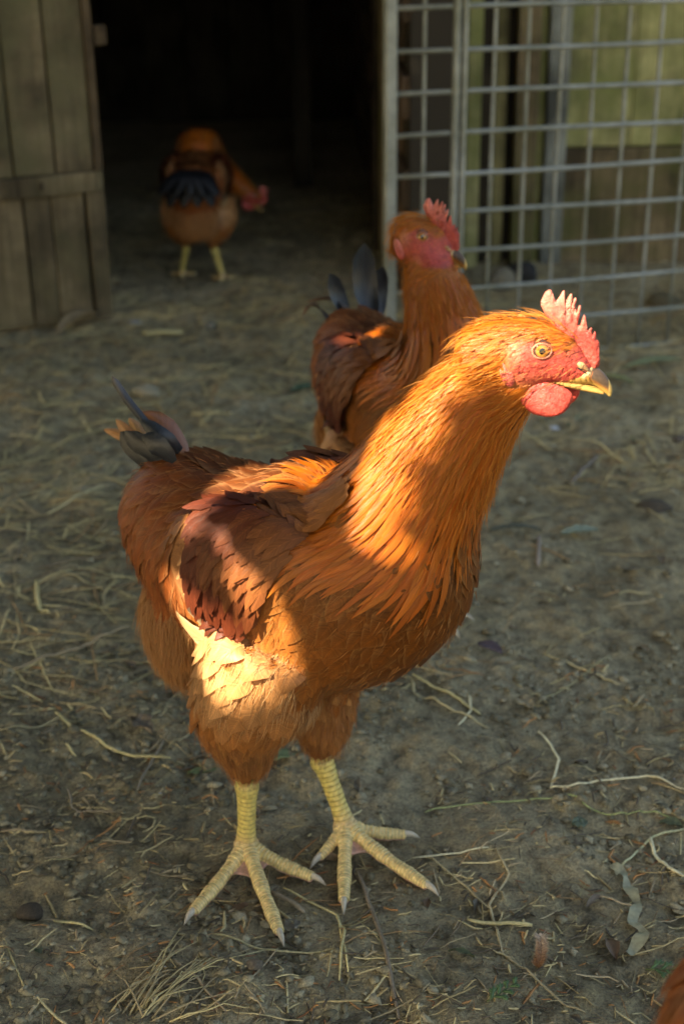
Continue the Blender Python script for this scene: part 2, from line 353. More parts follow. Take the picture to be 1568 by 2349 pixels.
def build_hen(name, loc, yaw, neck, head_loc, head_yaw, head_pitch, legs, tail, scale=1.0, detail=1.0, seed=1, flights=True, individuals=0, pitch=0, nape=True, squat=1.0):
    rng = np.random.default_rng(seed)
    root = empty(name, loc, yaw); root.scale = (scale, scale, scale*squat); root.rotation_euler = (0, pitch, yaw)
    hf = np.array([math.cos(head_yaw)*math.cos(head_pitch), math.sin(head_yaw)*math.cos(head_pitch), math.sin(head_pitch)])
    hl = np.array([-math.sin(head_yaw), math.cos(head_yaw), 0]); hu = np.cross(hf, hl); HB = np.stack([hf, hl, hu], 1); hc = np.asarray(head_loc, float)
    def HT(p): return np.asarray(p, float)/1000@HB.T+hc
    # ---- torso + neck + head + thighs as one skin
    mbv, mbf, nn = [], [], 0
    def add(vf):
        nonlocal nn
        v, f = vf; mbv.append(v); mbf.extend([[i+nn for i in q] for q in f]); nn += len(v)
    T = TORSO
    pts = np.array([[u, 0, z, h, ww] for u, z, h, ww in T]); nk = np.array([[p[0], p[1], p[2], p[3], p[4]] for p in neck])
    sp = resample(np.vstack([pts, nk]+([] if nape else [[*(hc-hf*.006), .017, .0145]])), 70)
    ends = sp[0].copy(); 
    add(loft(sp[:, :3], sp[:, 4], sp[:, 3], np.array([0, 1., 0]), n=28))
    nsp = resample(np.vstack([pts[-2:], nk]), 24); neck_pts = nsp[:, :3]; neck_t = unit(np.gradient(neck_pts, axis=0))
    # wing pads
    for s in (-1, 1):
        a = np.linspace(-1, 1, 13); cc = np.array([-.004, s*.048, .260]); dr = unit([-.93, 0, -.10])
        r = np.sqrt(np.clip(1-a**2, .02, 1)); add(loft(cc+dr*(a*.070)[:, None], r*.0165, r*.044, np.array([0, 1., 0]), n=20))
    # thighs
    for lg in legs:
        s = np.sign(lg['hock'][1]); hk = lg['hock']
        P = resample([[.006, s*.034, .205, .048, .036], [-.006, s*.039, .168, .042, .035], [(hk[0])*.6-.008, (hk[1]+s*.044)/2, .134, .032, .029], [hk[0]+.001, hk[1], hk[2]+.030, .0195, .0175], [hk[0], hk[1], hk[2]+.010, .0095, .0095]], 16)
        add(loft(P[:, :3], P[:, 4], P[:, 3], np.array([0, 1., 0]), n=18))
    # vent fluff mass
    P = resample([[-.070, 0, .225, .045, .042], [-.086, 0, .190, .040, .041], [-.084, 0, .155, .031, .034], [-.070, 0, .130, .012, .018]], 10)
    add(loft(P[:, :3], P[:, 4], P[:, 3], np.array([0, 1., 0]), n=18))
    # head
    rear = [(-40, -9, 16, 14), (-30, -4.5, 19, 15), (-18, -2, 20.6, 15.6)] if nape else [(-25, -3, 6, 5), (-22.5, -3, 13, 10), (-17, -2, 18.5, 14.5)]
    hs = np.array(rear+[(-8, -1.2, 20.6, 15.2), (0, -.8, 19.6, 14.0), (8, -2.0, 17.6, 12.4), (15, -4.6, 14.6, 10.2), (21, -7.6, 11.4, 8.2), (27, -9.8, 8.0, 6.2), (31, -11.2, 4.5, 3.8)], float)
    hs = resample(hs, 30); add(loft(HT(np.stack([hs[:, 0], hs[:, 0]*0, hs[:, 1]], 1)), hs[:, 3]/1000, hs[:, 2]/1000, hl, n=26))
    bv, bf = remesh('tmp', np.concatenate(mbv), mbf, .0030, 8)
    # face detail on the head part (finer)
    bvh = BVHTree.FromPolygons([tuple(p) for p in bv], bf)
    def hc_of(P): return (P-hc)@HB*1000
    nb_pt = nk[0, :3]+np.array([-.008, 0, .000]); nb_dir = unit(nk[1, :3]-nk[0, :3])
    def classify(P):
        q = hc_of(P); d = np.linalg.norm(P[:, None]-neck_pts[None], axis=2); k = d.argmin(1)
        dh = np.linalg.norm((P-hc), axis=1)
        isneck = (d.min(1) < .075) & ((P-nb_pt)@nb_dir > .0)
        ishead = (q[:, 0] > -24) & (dh < .050)
        face = ishead & (q[:, 0] > -17.5+.15*np.abs(q[:, 2])) & (q[:, 2] < np.interp(q[:, 0], [-20, -4, 4, 10, 18, 22], [10.5, 11.5, 12.5, 9, 5, 9])) & ((q[:, 2] > np.interp(q[:, 0], [-18, 0, 8, 14], [-17, -18.5, -20, -19])))
        reg = np.full(len(P), 'breast', dtype=object)
        u, z, aw = P[:, 0], P[:, 2], np.abs(P[:, 1])
        reg[(u < -.055) & (z > .2)] = 'saddle'; reg[(z > .290) & (u < .02)] = 'saddle'
        reg[(u < -.052) & (z <= .205)] = 'fluff'
        reg[(z < .150) & (u < .03)] = 'thigh'; reg[z < .137] = 'thigh'; reg[(z >= .156) & (z < .210) & (u > -.045) & (u < .040) & (aw > .03)] = 'flank'
        wg = in_poly(P[:, [0, 2]], WING) & (aw > .030); reg[wg] = 'band'; reg[in_poly(P[:, [0, 2]], WINGC) & (aw > .030)] = 'covert'
        reg[isneck] = 'neck'; reg[ishead] = 'crown'; reg[face] = 'face'
        return reg
    rv = classify(bv)
    cmap = {'breast': (.26, .10, .028), 'saddle': (.22, .075, .025), 'fluff': (.40, .2, .085), 'thigh': (.34, .15, .055), 'covert': (.10, .03, .013), 'band': (.30, .13, .05), 'flank': (.42, .22, .10), 'neck': (.32, .10, .02), 'crown': (.34, .11, .025), 'face': tuple(RED)}
    bc = np.array([cmap[r] for r in rv])
    # soften the face colour, lores paler below the eye, ear patch
    q = hc_of(bv); fm = rv == 'face'
    ear = fm & (q[:, 0] < -9.5) & (q[:, 2] > -3) & (q[:, 2] < 10)
    bc[ear] = (.58, .22, .13)
    low = fm & (q[:, 0] < 5) & (q[:, 2] < -10); bc[low] = bc[low]*.5+np.array((.46, .14, .07))*.5
    nsc = np.array([vnoise(a*60, b*60+c*31) for a, b, c in q*.03]); bc[fm] *= (1+.5*nsc[fm])[:, None]
    ed = np.array([(f_[i_], f_[(i_+1) % len(f_)]) for f_ in bf for i_ in range(len(f_))]); 
    bc0 = bc.copy()
    for _ in range(5):
        acc = np.zeros_like(bc); cn = np.zeros(len(bc)); np.add.at(acc, ed[:, 0], bc[ed[:, 1]]); np.add.at(cn, ed[:, 0], 1); bc[fm] = (bc*.4+.6*acc/np.maximum(cn, 1)[:, None])[fm]
    # feet: built fine then joined
    fv, ff, fc, n2 = [], [], [], 0
    claws = []
    for lg in legs:
        lv, lf, lc, m2 = [], [], [], 0
        def addl(vf, colr):
            nonlocal m2
            v, f = vf; lv.append(v); lf.extend([[i+m2 for i in qq] for qq in f]); lc.append(np.broadcast_to(colr, (len(v), 3))); m2 += len(v)
        hk, an = np.array(lg['hock']), np.array(lg['ankle']); ax = an-hk; Ls = np.linalg.norm(ax); k = int(Ls/.0008)
        t = np.linspace(0, 1, k); kink = np.sin(t*PI)*.0
        Cc = hk+ax*t[:, None]; rad = np.interp(t, [0, .08, .3, .7, .9, 1], [.0090, .0084, .0071, .0066, .0074, .0084])
        ph = (t*Ls/.0041) % 1; sc = 1+.055*(ph-.5)
        th = np.arange(20)*2*PI/20
        fr = lg['front']; lat = unit(np.cross(unit(ax), fr))
        # scute ridges strongest on the front of the shank
        frontw = np.clip(np.sin(th)*-1, 0, 1) if np.dot(np.cross(lat, unit(ax))*-1, fr) < 0 else np.clip(np.sin(th), 0, 1)
        wob = 1+(.12*(ph-.5))[:, None]*(.35+.65*frontw)[None]
        Vv, Ff = loft(Cc, rad*.92, rad*1.06, lat, n=20, wob=wob)
        gap = (np.clip(1-np.abs(ph-.02)*9, 0, 1)+np.clip(1-np.abs(ph-.98)*9, 0, 1))
        cy = np.array((.68, .55, .17)); cg = np.array((.26, .18, .06)); cp = np.array((.62, .42, .24))
        yy = np.clip((t-.75)*3, 0, 1)[:, None]; cr = cy*(1-yy)+cp*.95*yy
        cr = cr*(1-gap[:, None]*.7)+cg*gap[:, None]*.7*.8
        cr = np.repeat(cr, 20, 0); cr = np.vstack([cr, cr[:2]]); addl((Vv, Ff), cr)
        # ankle knob and heel
        def ball(c, r, colr):
            a = np.linspace(-1, 1, 9); rr = np.sqrt(np.clip(1-a**2, .01, 1)); addl(loft(np.asarray(c)+np.array([0, 0, 1.])*(a*r)[:, None], rr*r, rr*r, np.array([1., 0, 0]), n=14), colr)
        ball(an+np.array([0, 0, -.003]), .0098, cp*.9); ball(hk+np.array([0, 0, -.002]), .0092, cy)
        bases = []
        for ti, tip in enumerate(lg['toes']):
            tip = np.array(tip); d = tip-an; d[2] = 0; Lt = np.linalg.norm(d); d = d/Lt; back = ti == 3
            Lb = Lt-.010
            hts = [an[2]-.001, .010, .0068, .0058, .0052] if not back else [an[2]-.003, .012, .008, .0062, .0052]
            P = resample([[*(an[:2]+d[:2]*Lb*q_), hz] for q_, hz in zip([0, .28, .55, .8, 1.0], hts)], int(Lb/.0007))
            tt = np.linspace(0, 1, len(P)); per = .0030; ph = (tt*Lb/per) % 1
            r0 = (.0057 if not back else .0046); rad = r0*np.interp(tt, [0, .2, .5, .85, .97, 1], [1.1, 1.0, .92, .86, .74, .35])
            rad = rad*(1+.07*np.sin(tt*PI*2*(3 if ti == 1 else 2)+.6)+.03*np.sin(tt*41+ti*3))
            lat = np.array([-d[1], d[0], 0])
            th = np.arange(16)*2*PI/16; 
            upv = np.cross(np.broadcast_to(lat, P.shape), unit(np.gradient(P, axis=0)))*-1; sgn = 1 if upv[len(P)//2, 2] > 0 else -1
            topw = np.clip(np.sin(th)*sgn, -.2, 1); topw = np.clip(topw+.2, 0, 1)
            wob = 1+(.24*(ph-.5))[:, None]*topw[None]
            Vv, Ff = loft(P, rad*.98, rad*.95, lat, n=16, wob=wob)
            gap = np.clip(1-np.abs(ph-.0)*5, 0, 1)+np.clip(1-np.abs(ph-1)*5, 0, 1)
            ca = np.array((.84, .64, .27)); cb_ = np.array((.30, .23, .10))
            cr = (ca*(1-.8*gap[:, None])+cb_*.8*gap[:, None])[:, None]*np.ones((1, 16, 1))
            lowm = (np.sin(th)*sgn < -.25)[None, :, None]; cr = np.where(lowm, np.array((.60, .36, .27)), cr); cr = cr.reshape(-1, 3); cr = np.vstack([cr, cr[:2]])
            addl((Vv, Ff), cr); bases.append((P, d))
            # claw (kept for its own part)
            e = P[-1]; cl = resample([e-d*.003+[0, 0, .0012], e+d*.003+[0, 0, .0010], e+d*.0065+[0, 0, -.0004], e+d*.0105+[0, 0, -.0030]], 12)
            rr = np.interp(np.linspace(0, 1, 12), [0, .3, .7, 1], [.0028, .0026, .0017, .0003]); claws.append(loft(cl, rr*.85, rr, lat, n=10))
        # webs between the front toes
        for i0, i1 in ((0, 1), (1, 2)):
            A = bases[i0][0]; B = bases[i1][0]; na = int(len(A)*.36); nb_ = int(len(B)*.36); m = 8; ia = np.linspace(2, na, m).astype(int); ib = np.linspace(2, nb_, m).astype(int)
            V = []; 
            for a_, b_ in zip(ia, ib):
                for s_ in np.linspace(0, 1, 5):
                    p = A[a_]*(1-s_)+B[b_]*s_; sag = 4*s_*(1-s_); p = p+(an-p)*sag*.16*(a_/max(na, 1)); p[2] = p[2]-.0028*sag
                    V.append(p+[0, 0, .0009]); 
            V = np.array(V); Vb = V.copy(); Vb[:, 2] -= .0022; nV = len(V); Fw = []
            for i in range(m-1):
                for j in range(4):
                    a = i*5+j; Fw.append([a, a+1, a+6, a+5]); Fw.append([a+nV, a+5+nV, a+6+nV, a+1+nV])
            for i in range(m-1):
                a = i*5; Fw.append([a, a+5, a+5+nV, a+nV]); a += 4; Fw.append([a, a+nV, a+5+nV, a+5])
            for j in range(4): a = j; Fw.append([a, a+nV, a+1+nV, a+1]); a = (m-1)*5+j; Fw.append([a, a+1, a+1+nV, a+nV])
            addl((np.vstack([V, Vb]), Fw), np.array((.62, .36, .27)))
        lv = np.concatenate(lv); lc = np.concatenate(lc)
        rvx, rfx = remesh('tmpleg', lv, lf, .00055 if detail >= 1 else .0012, 1)
        kd = KDTree(len(lv)); 
        for i, p in enumerate(lv): kd.insert(p, i)
        kd.balance(); cc = np.array([lc[kd.find(p)[1]] for p in rvx])
        fv.append(rvx); ff += [[i+n2 for i in qq] for qq in rfx]; fc.append(cc); n2 += len(rvx)
    fv = np.concatenate(fv); fc = np.concatenate(fc); nb = len(bv)
    midx = [1 if fm[qq[0]] and fm[qq[1]] and fm[qq[2]] else 0 for qq in bf]+[2]*len(ff)
    mk('body', np.vstack([bv, fv]), bf+[[i+nb for i in qq] for qq in ff], None, root, True, col=np.vstack([bc, fc]), mats=[M_BODY, M_SKIN, M_LEG], midx=midx)
    for v, f in claws:
        k = len(v); tcol = np.repeat(np.linspace(0, 1, (k-2)//10), 10); tcol = np.append(tcol, [0, 1])[:, None]
        mk('claw', v, f, M_CLAW, root, True, col=np.array((.60, .53, .40))*(1-tcol)+np.array((.44, .39, .30))*tcol)
    # ---- eyes
    for s in (-1, 1):
        c = np.array((1.9, s*7.3, 4.6)); ax = unit(np.array([.20, s*1.0, .10])); hx_ = unit(np.cross([0, 0, 1.], ax)); vx = np.cross(ax, hx_)
        def cap(r, a0, a1, nr, m, nm, par, colf=None, fl=(0, 0)):
            V = []; Cc2 = []; nseg = 24
            for i in range(nr+1):
                a = a0+(a1-a0)*i/nr
                for j in range(nseg):
                    ph = j*2*PI/nseg; V.append(c+(ax*math.cos(a)+(hx_*math.cos(ph)+vx*math.sin(ph))*math.sin(a))*r); Cc2.append(colf(i/nr) if colf else (1, 1, 1))
            F = [[i*nseg+j, i*nseg+(j+1) % nseg, (i+1)*nseg+(j+1) % nseg, (i+1)*nseg+j] for i in range(nr) for j in range(nseg)]
            if a0 == 0: pass
            return mk(nm, HT(V), F, m, par, True, col=np.array(Cc2))
        eb = cap(7.6, 0.0001, 1.2, 12, M_EYE, 'eye', root)
        cap(7.70, .25, .49, 4, M_IRIS, 'iris', eb, lambda t: (.50*(1-t)+.38*t, .24*(1-t)+.13*t, .035) if t < .99 else (.3, .15, .05))
        cap(7.72, .0001, .245, 4, M_PUP, 'pupil', eb)
        # eyelid ring
        ring = []
        for j in range(25):
            ph = j*2*PI/24; al = .66+.05*math.cos(2*ph); ring.append(c+(ax*math.cos(al)+(hx_*math.cos(ph)*1.08+vx*math.sin(ph)*.98)*math.sin(al))*7.7)
        ring = np.array(ring); V = []; F = []; n_ = 8
        for j in range(24):
            rdir = unit(ring[j]-c); td = unit(ring[(j+1) % 24]-ring[j-1]); o_ = np.cross(td, rdir)
            for i in range(n_): a = i*2*PI/n_; V.append(ring[j]+(rdir*math.cos(a)*.50+o_*math.sin(a)*.62))
        for j in range(24):
            for i in range(n_): a = j*n_+i; b = j*n_+(i+1) % n_; F.append([a, b, (b+n_) % (24*n_), (a+n_) % (24*n_)])
        mk('eyelid', HT(V), F, M_SKIN, eb, True, col=np.tile((.52, .20, .13), (len(V), 1)))
    # ---- comb: slab swollen in the middle
    cb = np.array(COMB, float); bm = bmesh.new()
    vs = [bm.verts.new((x, 0, z)) for x, z in cb]; fa = bm.faces.new(vs)
    bmesh.ops.triangulate(bm, faces=bm.faces[:])
    for _ in range(3): bmesh.ops.subdivide_edges(bm, edges=[e for e in bm.edges if e.calc_length() > 1.3], cuts=1)
    bmesh.ops.triangulate(bm, faces=bm.faces[:])
    cv = np.array([v.co[:] for v in bm.verts]); cf = [[v.index for v in fc_.verts] for fc_ in bm.faces]
    bm.verts.index_update(); cf = [[v.index for v in fc_.verts] for fc_ in bm.faces]; bd = [v.index for v in bm.verts if v.is_boundary]; bm.free()
    seg = np.array(cb); nx = np.roll(seg, -1, 0)
    def dist_edge(p): 
        ab = nx-seg; t = np.clip(((p-seg)*ab).sum(1)/(ab**2).sum(1), 0, 1); return np.sqrt((((seg+ab*t[:, None])-p)**2).sum(1)).min()
    de = np.array([dist_edge(p) for p in cv[:, [0, 2]]]); basek = np.clip((16-(cv[:, 2]+cv[:, 0]*.45))/20, 0, 1)
    thick = 1.5*np.sqrt(np.clip(de/1.4, 0, 1))*(1+1.4*basek)+.12
    nz_ = np.array([vnoise(a*.9, b*.9) for a, b in cv[:, [0, 2]]])
    lean = -.02*(cv[:, 2]-10)
    A = cv.copy(); A[:, 1] = thick*(1+.3*nz_)+lean; B = cv.copy(); B[:, 1] = -thick*(1+.3*nz_)+lean; n0 = len(cv)
    be = [i for i in bd]; F = [f for f in cf]+[[i+n0 for i in f[::-1]] for f in cf]
    # rim
    bm = bmesh.new(); vv = [bm.verts.new(p) for p in np.vstack([A, B])]
    for f in F:
        try: bm.faces.new([vv[i] for i in f])
        except ValueError: pass
    bset = set(bd); done = set()
    for f in cf:
        for i in range(3):
            a, b = f[i], f[(i+1) % 3]
            e = bm.edges.get((vv[a], vv[b]))
            if e and len(e.link_faces) == 1: bm.faces.new((vv[b], vv[a], vv[a+n0], vv[b+n0]))
    cvv = np.array([v.co[:] for v in bm.verts]); bm.verts.index_update(); cff = [[v.index for v in f.verts] for f in bm.faces]; bm.free()
    tcol = np.clip((cvv[:, 2]-12)/22, 0, 1)[:, None]  # comb tips paled: the glare of the sun is put into their colour
    mk('comb', HT(cvv), cff, M_SKIN, root, True, col=RED*(1-tcol)+np.array((.70, .21, .16))*tcol)
    # ---- wattles
    for s in (-1, 1):
        V, F = [], []; na, nr = 28, 7
        x0 = 5.5 if s < 0 else 8.5
        for sd in (1, -1):
            for i in range(nr+1):
                for j in range(na):
                    a = j*2*PI/na; r = i/nr; rx = 15.6*(1+.05*math.sin(a*3)); rz = 11.2 if math.sin(a) < 0 else 9.0
                    x = math.cos(a)*rx*r; z = math.sin(a)*rz*r; x += -.10*z
                    th_ = (1.5*math.sqrt(max(0, 1-r**2.4))+.02)*(1+.25*vnoise(x*.4+50, z*.4))
                    z2 = z; yb = s*(7.2+.016*(z-8)**2*.35-.004*x*x)+s*.6*vnoise(x*.25, z*.25+9)
                    V.append((x0+x, yb+sd*th_, -24.2+z2))
        n1 = (nr+1)*na
        for sd in range(2):
            for i in range(nr):
                for j in range(na):
                    a = sd*n1+i*na+j; b = sd*n1+i*na+(j+1) % na; q4 = [a, b, b+na, a+na]; F.append(q4 if sd == 0 else q4[::-1])
        for j in range(na): a = nr*na+j; b = nr*na+(j+1) % na; F.append([a, b, b+n1, a+n1])
        mk('wattle', HT(V), F, M_SKIN, root, True, col=np.tile((.50, .065, .050), (len(V), 1)))
        # ear lobe, folded
        V, F = [], []; na, nr = 20, 6
        for i in range(nr+1):
            for j in range(na):
                a = j*2*PI/na; r = i/nr; x = math.cos(a)*4.6*r; z = math.sin(a)*9.2*r; bulge = 1.9*math.sqrt(max(0, 1-r*r))*(1+.35*math.sin(x*1.9+z*.2))
                V.append((-17.0+x-.30*z, s*(13.4+bulge-.05*abs(x)), -8+z))
        for i in range(nr):
            for j in range(na): a = i*na+j; b = i*na+(j+1) % na; F.append([a, b, b+na, a+na] if s > 0 else [a, a+na, b+na, b])
        V = np.array(V); k_ = np.clip((V[:, 2]+16)/16, 0, 1)[:, None]
        mk('ear_lobe', HT(V), F, M_SKIN, root, True, col=np.array((.55, .10, .08))*(1-k_)+np.array((.60, .19, .14))*k_)
    # ---- beak
    up = resample([(10, -13.2, 1.8, 5.6), (16, -12.5, 4.2, 6.2), (22, -11.3, 5.9, 6.3), (28, -11.0, 5.8, 5.6), (33, -12.6, 5.0, 4.4), (37.2, -15.8, 3.9, 3.1), (40.3, -20, 2.5, 1.9), (41.6, -23.6, .6, .5)], 28)
    V, F = loft(HT(np.stack([up[:, 0], up[:, 0]*0, up[:, 1]], 1)), up[:, 3]/1000, up[:, 2]/1000, hl, n=20)
    q = hc_of(V); k1_ = np.clip((q[:, 0]-25)/7, 0, 1)*np.clip((q[:, 2]-(-20.5+(40-q[:, 0])*.62))/3.5, 0, 1)
    k2_ = np.clip(k1_*1.8, 0, 1)[:, None]; k3_ = np.clip(k1_*2.2-.8, 0, 1)[:, None]
    cbk = np.array((.42, .25, .065))*(1-k2_)+np.array((.30, .11, .02))*k2_; cbk = cbk*(1-k3_)+np.array((.085, .055, .038))*k3_
    cbk[q[:, 0] > 40.4] = (.45, .30, .10)
    ce = (q[:, 0] > 20) & (q[:, 0] < 30) & (q[:, 2] > -11); cbk[ce] = (.55, .42, .22)
    ub = mk('upper_beak', V, F, M_BEAK, root, True, col=cbk)
    lo = resample([(10, -15.6, 1.6, 5.2), (18, -17.0, 2.4, 5.2), (26, -18.6, 2.4, 4.2), (33, -20.2, 1.9, 3.0), (38.2, -22.0, .7, 1.2)], 20)
    V, F = loft(HT(np.stack([lo[:, 0], lo[:, 0]*0, lo[:, 1]], 1)), lo[:, 3]/1000, lo[:, 2]/1000, hl, n=16)
    mk('lower_beak', V, F, M_BEAK, root, True, col=np.tile((.42, .26, .08), (len(V), 1)))
    for s in (-1, 1):
        P = resample([(21.5, s*7.1, -4.6), (24.5, s*6.9, -6.4), (28, s*5.7, -8.9)], 10); r = np.interp(np.linspace(0, 1, 10), [0, .5, 1], [.2, .55, .2])/1000
        V, F = loft(HT(P), r, r*.8, hu, n=8); mk('nostril', V, F, M_PUP, ub, True)
        P = resample([(21.0, s*6.0, -2.6), (25.0, s*6.2, -4.2), (29.0, s*5.0, -7.4)], 12); r = np.interp(np.linspace(0, 1, 12), [0, .5, 1], [.8, 2.1, .6])/1000
        V, F = loft(HT(P), r, r*.8, hu, n=12); mk('nostril_flap', V, F, M_BEAK, ub, True, col=np.tile((.40, .24, .12), (len(V), 1)))

    # ================= plumage
    def flow(P, reg_neck):
        tf = torso_flow(P)
        d = np.linalg.norm(P[:, None]-neck_pts[None], axis=2); k = d.argmin(1); nf = -neck_t[k]
        nf = unit(nf+np.array([-.25, 0, 0])*np.clip(1-k/10, 0, 1)[:, None])
        q = hc_of(P); hd = np.linalg.norm(P-hc, axis=1) < .045; hfw = unit(-hf+hu*-.25)
        nf[hd] = unit(nf[hd]*.35+hfw*1.0)
        wn = np.clip((k-2)/4, 0, 1)[:, None]*np.clip(1-(d.min(1)-.055)/.03, 0, 1)[:, None]
        return unit(tf*(1-wn)+nf*wn)
    def grow(P, Nn, Ln, prof, o0, o1, jit, liftp=1.5):
        tt = PROF[prof][0]; n = len(P); X = P.copy(); out = [X+Nn*o0[:, None]]; nr = [Nn.copy()]; nrm = Nn
        jr = rng.normal(0, jit, (n, 1)); jb = None
        for i in range(1, len(tt)):
            d = flow(X, None); d = d-nrm*(d*nrm).sum(1, keepdims=True); d = unit(d); sd = np.cross(nrm, d); d = unit(d+sd*jr)
            X = X+d*((tt[i]-tt[i-1])*Ln)[:, None]; Q, N2 = place_surface(bvh, X)
            # let feathers run free past sharp ends instead of wrapping round
            nrm = unit(nrm*.45+N2*.55); X = Q*.85+X*.15; off = o0+(o1-o0)*tt[i]**liftp
            out.append(X+nrm*off[:, None]); nr.append(nrm.copy())
        return np.stack(out, 1), np.stack(nr, 1)
    def region_feathers(nm, regs, spacing, L, W, prof, mat, colfn, o=(.0006, .0035), jit=.10, seed2=0, n_ind=0, camber=.18, extra=None, edge=None, ragged=.05, cols=5):
        P, Nn = sample_surface(bv, bf, spacing/math.sqrt(detail), lambda C: np.isin(classify(C), regs), seed*31+seed2)
        if extra is not None: k = extra(P); P, Nn = P[k], Nn[k]
        n = len(P)
        if n == 0: return
        P, Nn = place_surface(bvh, P)
        vary = rng.normal(1, .12, n).clip(.7, 1.35); Lf = (L(P) if callable(L) else np.full(n, L))*vary; Wf = (W(P) if callable(W) else np.full(n, W))*rng.normal(1, .1, n).clip(.75, 1.3)
        ox = rng.uniform(.6, 1.5, n)
        paths, nrm = grow(P, Nn, Lf, prof, np.full(n, o[0]), o[1]*ox, jit)
        c, tp = colfn(P); ec = edge(P) if edge else None
        tw = rng.normal(0, .07, n)
        V, F, C, U, per = feather_mesh(paths, nrm, Wf, c, tp, prof, camber, ec, cols=cols, twist=tw, ragged=ragged)
        B_ = np.repeat(nrm, cols, axis=1).reshape(-1, 3)
        if n_ind:   # the feathers that show largest, each its own part
            cw = root_world(paths[:, 3]); face = (nrm[:, 3]@rot_inv(CPOS)) if False else None
            vis = np.einsum('ij,ij->i', unit(cam_local-paths[:, 3]), nrm[:, 3])*Lf*Wf
            idx = np.argsort(-vis)[:n_ind]; keep = np.ones(n, bool); keep[idx] = False
            fpf = F.shape[0]//n; F3 = F.reshape(n, fpf, 4)
            for i in idx: mk('feather', V[i*per:(i+1)*per], F3[i]-i*per, mat, root, True, col=C[i*per:(i+1)*per], uv=U[i*per:(i+1)*per], nb=B_[i*per:(i+1)*per])
            F = F3[keep].reshape(-1, 4); used = np.unique(F); rm = np.zeros(len(V), int); rm[used] = np.arange(len(used)); F = rm[F]; V, C, U, B_ = V[used], C[used], U[used], B_[used]
        o_ = mk(nm, V, F, mat, root, True, col=C, uv=U, nb=B_); o_['kind'] = 'stuff'; return o_
    Rm = np.array(Matrix.Rotation(yaw, 3, 'Z')); cam_local = (CPOS-np.asarray(loc))@Rm/scale
    root_world = lambda P: P; rot_inv = lambda P: P
    def col_noise(P, s=40, ph=0): return vnoise(P[:, 0]*s+ph+5, P[:, 2]*s+P[:, 1]*s*.7+ph)
    def cf_breast(P):
        n = len(P); k = np.clip((P[:, 0]-.02)/.1, 0, 1)[:, None]; r = rng.normal(1, .10, (n, 1)).clip(.7, 1.3)
        c = (np.array((.34, .112, .024))*(1-k)+np.array((.17, .050, .006))*k)*r  # breast front darker: its shade is put into the feather colour
        return c*.80, c*1.12
    def cf_neck(P):
        n = len(P); r = rng.normal(1, .09, (n, 1)).clip(.7, 1.3); t = rng.random((n, 1))
        front = np.clip((P[:, 0]-.125)/.03, 0, 1)[:, None]*.0
        c = np.array((.46, .098, .008))*(1-t)+np.array((.52, .150, .016))*t; return c*r, c*r*1.15
    def cf_covert(P):
        n = len(P); t = np.clip(col_noise(P, 30)*.8+.10+rng.normal(0, .07, n)+np.clip((P[:, 0]-.02)*12, 0, .75)+np.clip((P[:, 2]-.29)*12, 0, .4), 0, 1)[:, None]
        c = np.array((.105, .022, .009))*(1-t)+np.array((.31, .115, .032))*t; tp = c*(1+.25*rng.random((n, 1)))
        w_ = rng.random(n) < .004; tp[w_] = (.42, .28, .17); return c, tp
    def cf_saddle(P):
        n = len(P); t = np.clip(rng.normal(.5, .3, n), 0, 1)[:, None]; c = np.array((.21, .049, .011))*(1-t)+np.array((.34, .096, .021))*t; tp_ = np.clip((P[:, 2]-.285)/.02, 0, 1)[:, None]*np.clip((P[:, 0]+.09)/.04, 0, 1)[:, None]; c = c*(1-.55*tp_)
        return c*.7, c*1.15
    def cf_fluff(P):
        n = len(P); r = rng.normal(1, .1, (n, 1)); return np.array((.46, .19, .055))*r, np.array((.52, .24, .08))*r
    def cf_thigh(P):
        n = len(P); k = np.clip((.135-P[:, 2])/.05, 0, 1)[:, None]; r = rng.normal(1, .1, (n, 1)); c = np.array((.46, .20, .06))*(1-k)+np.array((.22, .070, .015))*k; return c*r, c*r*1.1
    hackL = lambda P: np.interp(P[:, 2]-head_loc[2], [-.14, -.09, -.03, .02], [.062, .052, .030, .012])*np.ones(len(P))
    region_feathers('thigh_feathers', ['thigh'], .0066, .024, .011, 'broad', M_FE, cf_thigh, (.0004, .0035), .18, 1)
    def cf_flank(P):
        n = len(P); k = np.clip((P[:, 0]+.01)/.05, 0, 1)[:, None]; r = rng.normal(1, .08, (n, 1)); c = (np.array((.54, .28, .12))*(1-k)+np.array((.38, .16, .05))*k)*r; kz = np.clip((.186-P[:, 2])/.022, 0, 1)[:, None]; c = c*(1-kz)+np.array((.36, .135, .035))*kz*r  # pale rear flank: part of the sun patch is put into the colour
        return c*.9, c*1.12
    region_feathers('vent_feathers', ['fluff'], .0070, .030, .014, 'broad', M_FL, cf_fluff, (.0005, .006), .15, 2)
    region_feathers('breast_feathers', ['breast'], .0078, lambda P: np.interp(P[:, 2], [.15, .3], [.034, .028]), lambda P: np.interp(P[:, 2], [.15, .3], [.0215, .0165]), 'broad', M_FE, cf_breast, (.0005, .0030), .08, 3, n_ind=individuals,
                    edge=lambda P: np.tile((.42, .20, .065), (len(P), 1)))
    region_feathers('flank_feathers', ['flank', 'band'], .0078, .031, .020, 'broad', M_FE, cf_flank, (.0012, .0068), .20, 9, n_ind=individuals//2, extra=lambda P: (P[:, 2] < .222)&(P[:, 0] > -.045), edge=None, ragged=.10)
    region_feathers('saddle_feathers', ['saddle'], .0075, .044, .0165, 'broad', M_FE, cf_saddle, (.0005, .0042), .08, 4, n_ind=individuals//2, edge=lambda P: np.tile((.46, .22, .09), (len(P), 1)))
    region_feathers('wing_coverts', ['covert'], .0038, .024, .0082, 'broad', M_FE, cf_covert, (.0072, .0090), .09, 5, n_ind=individuals//3)
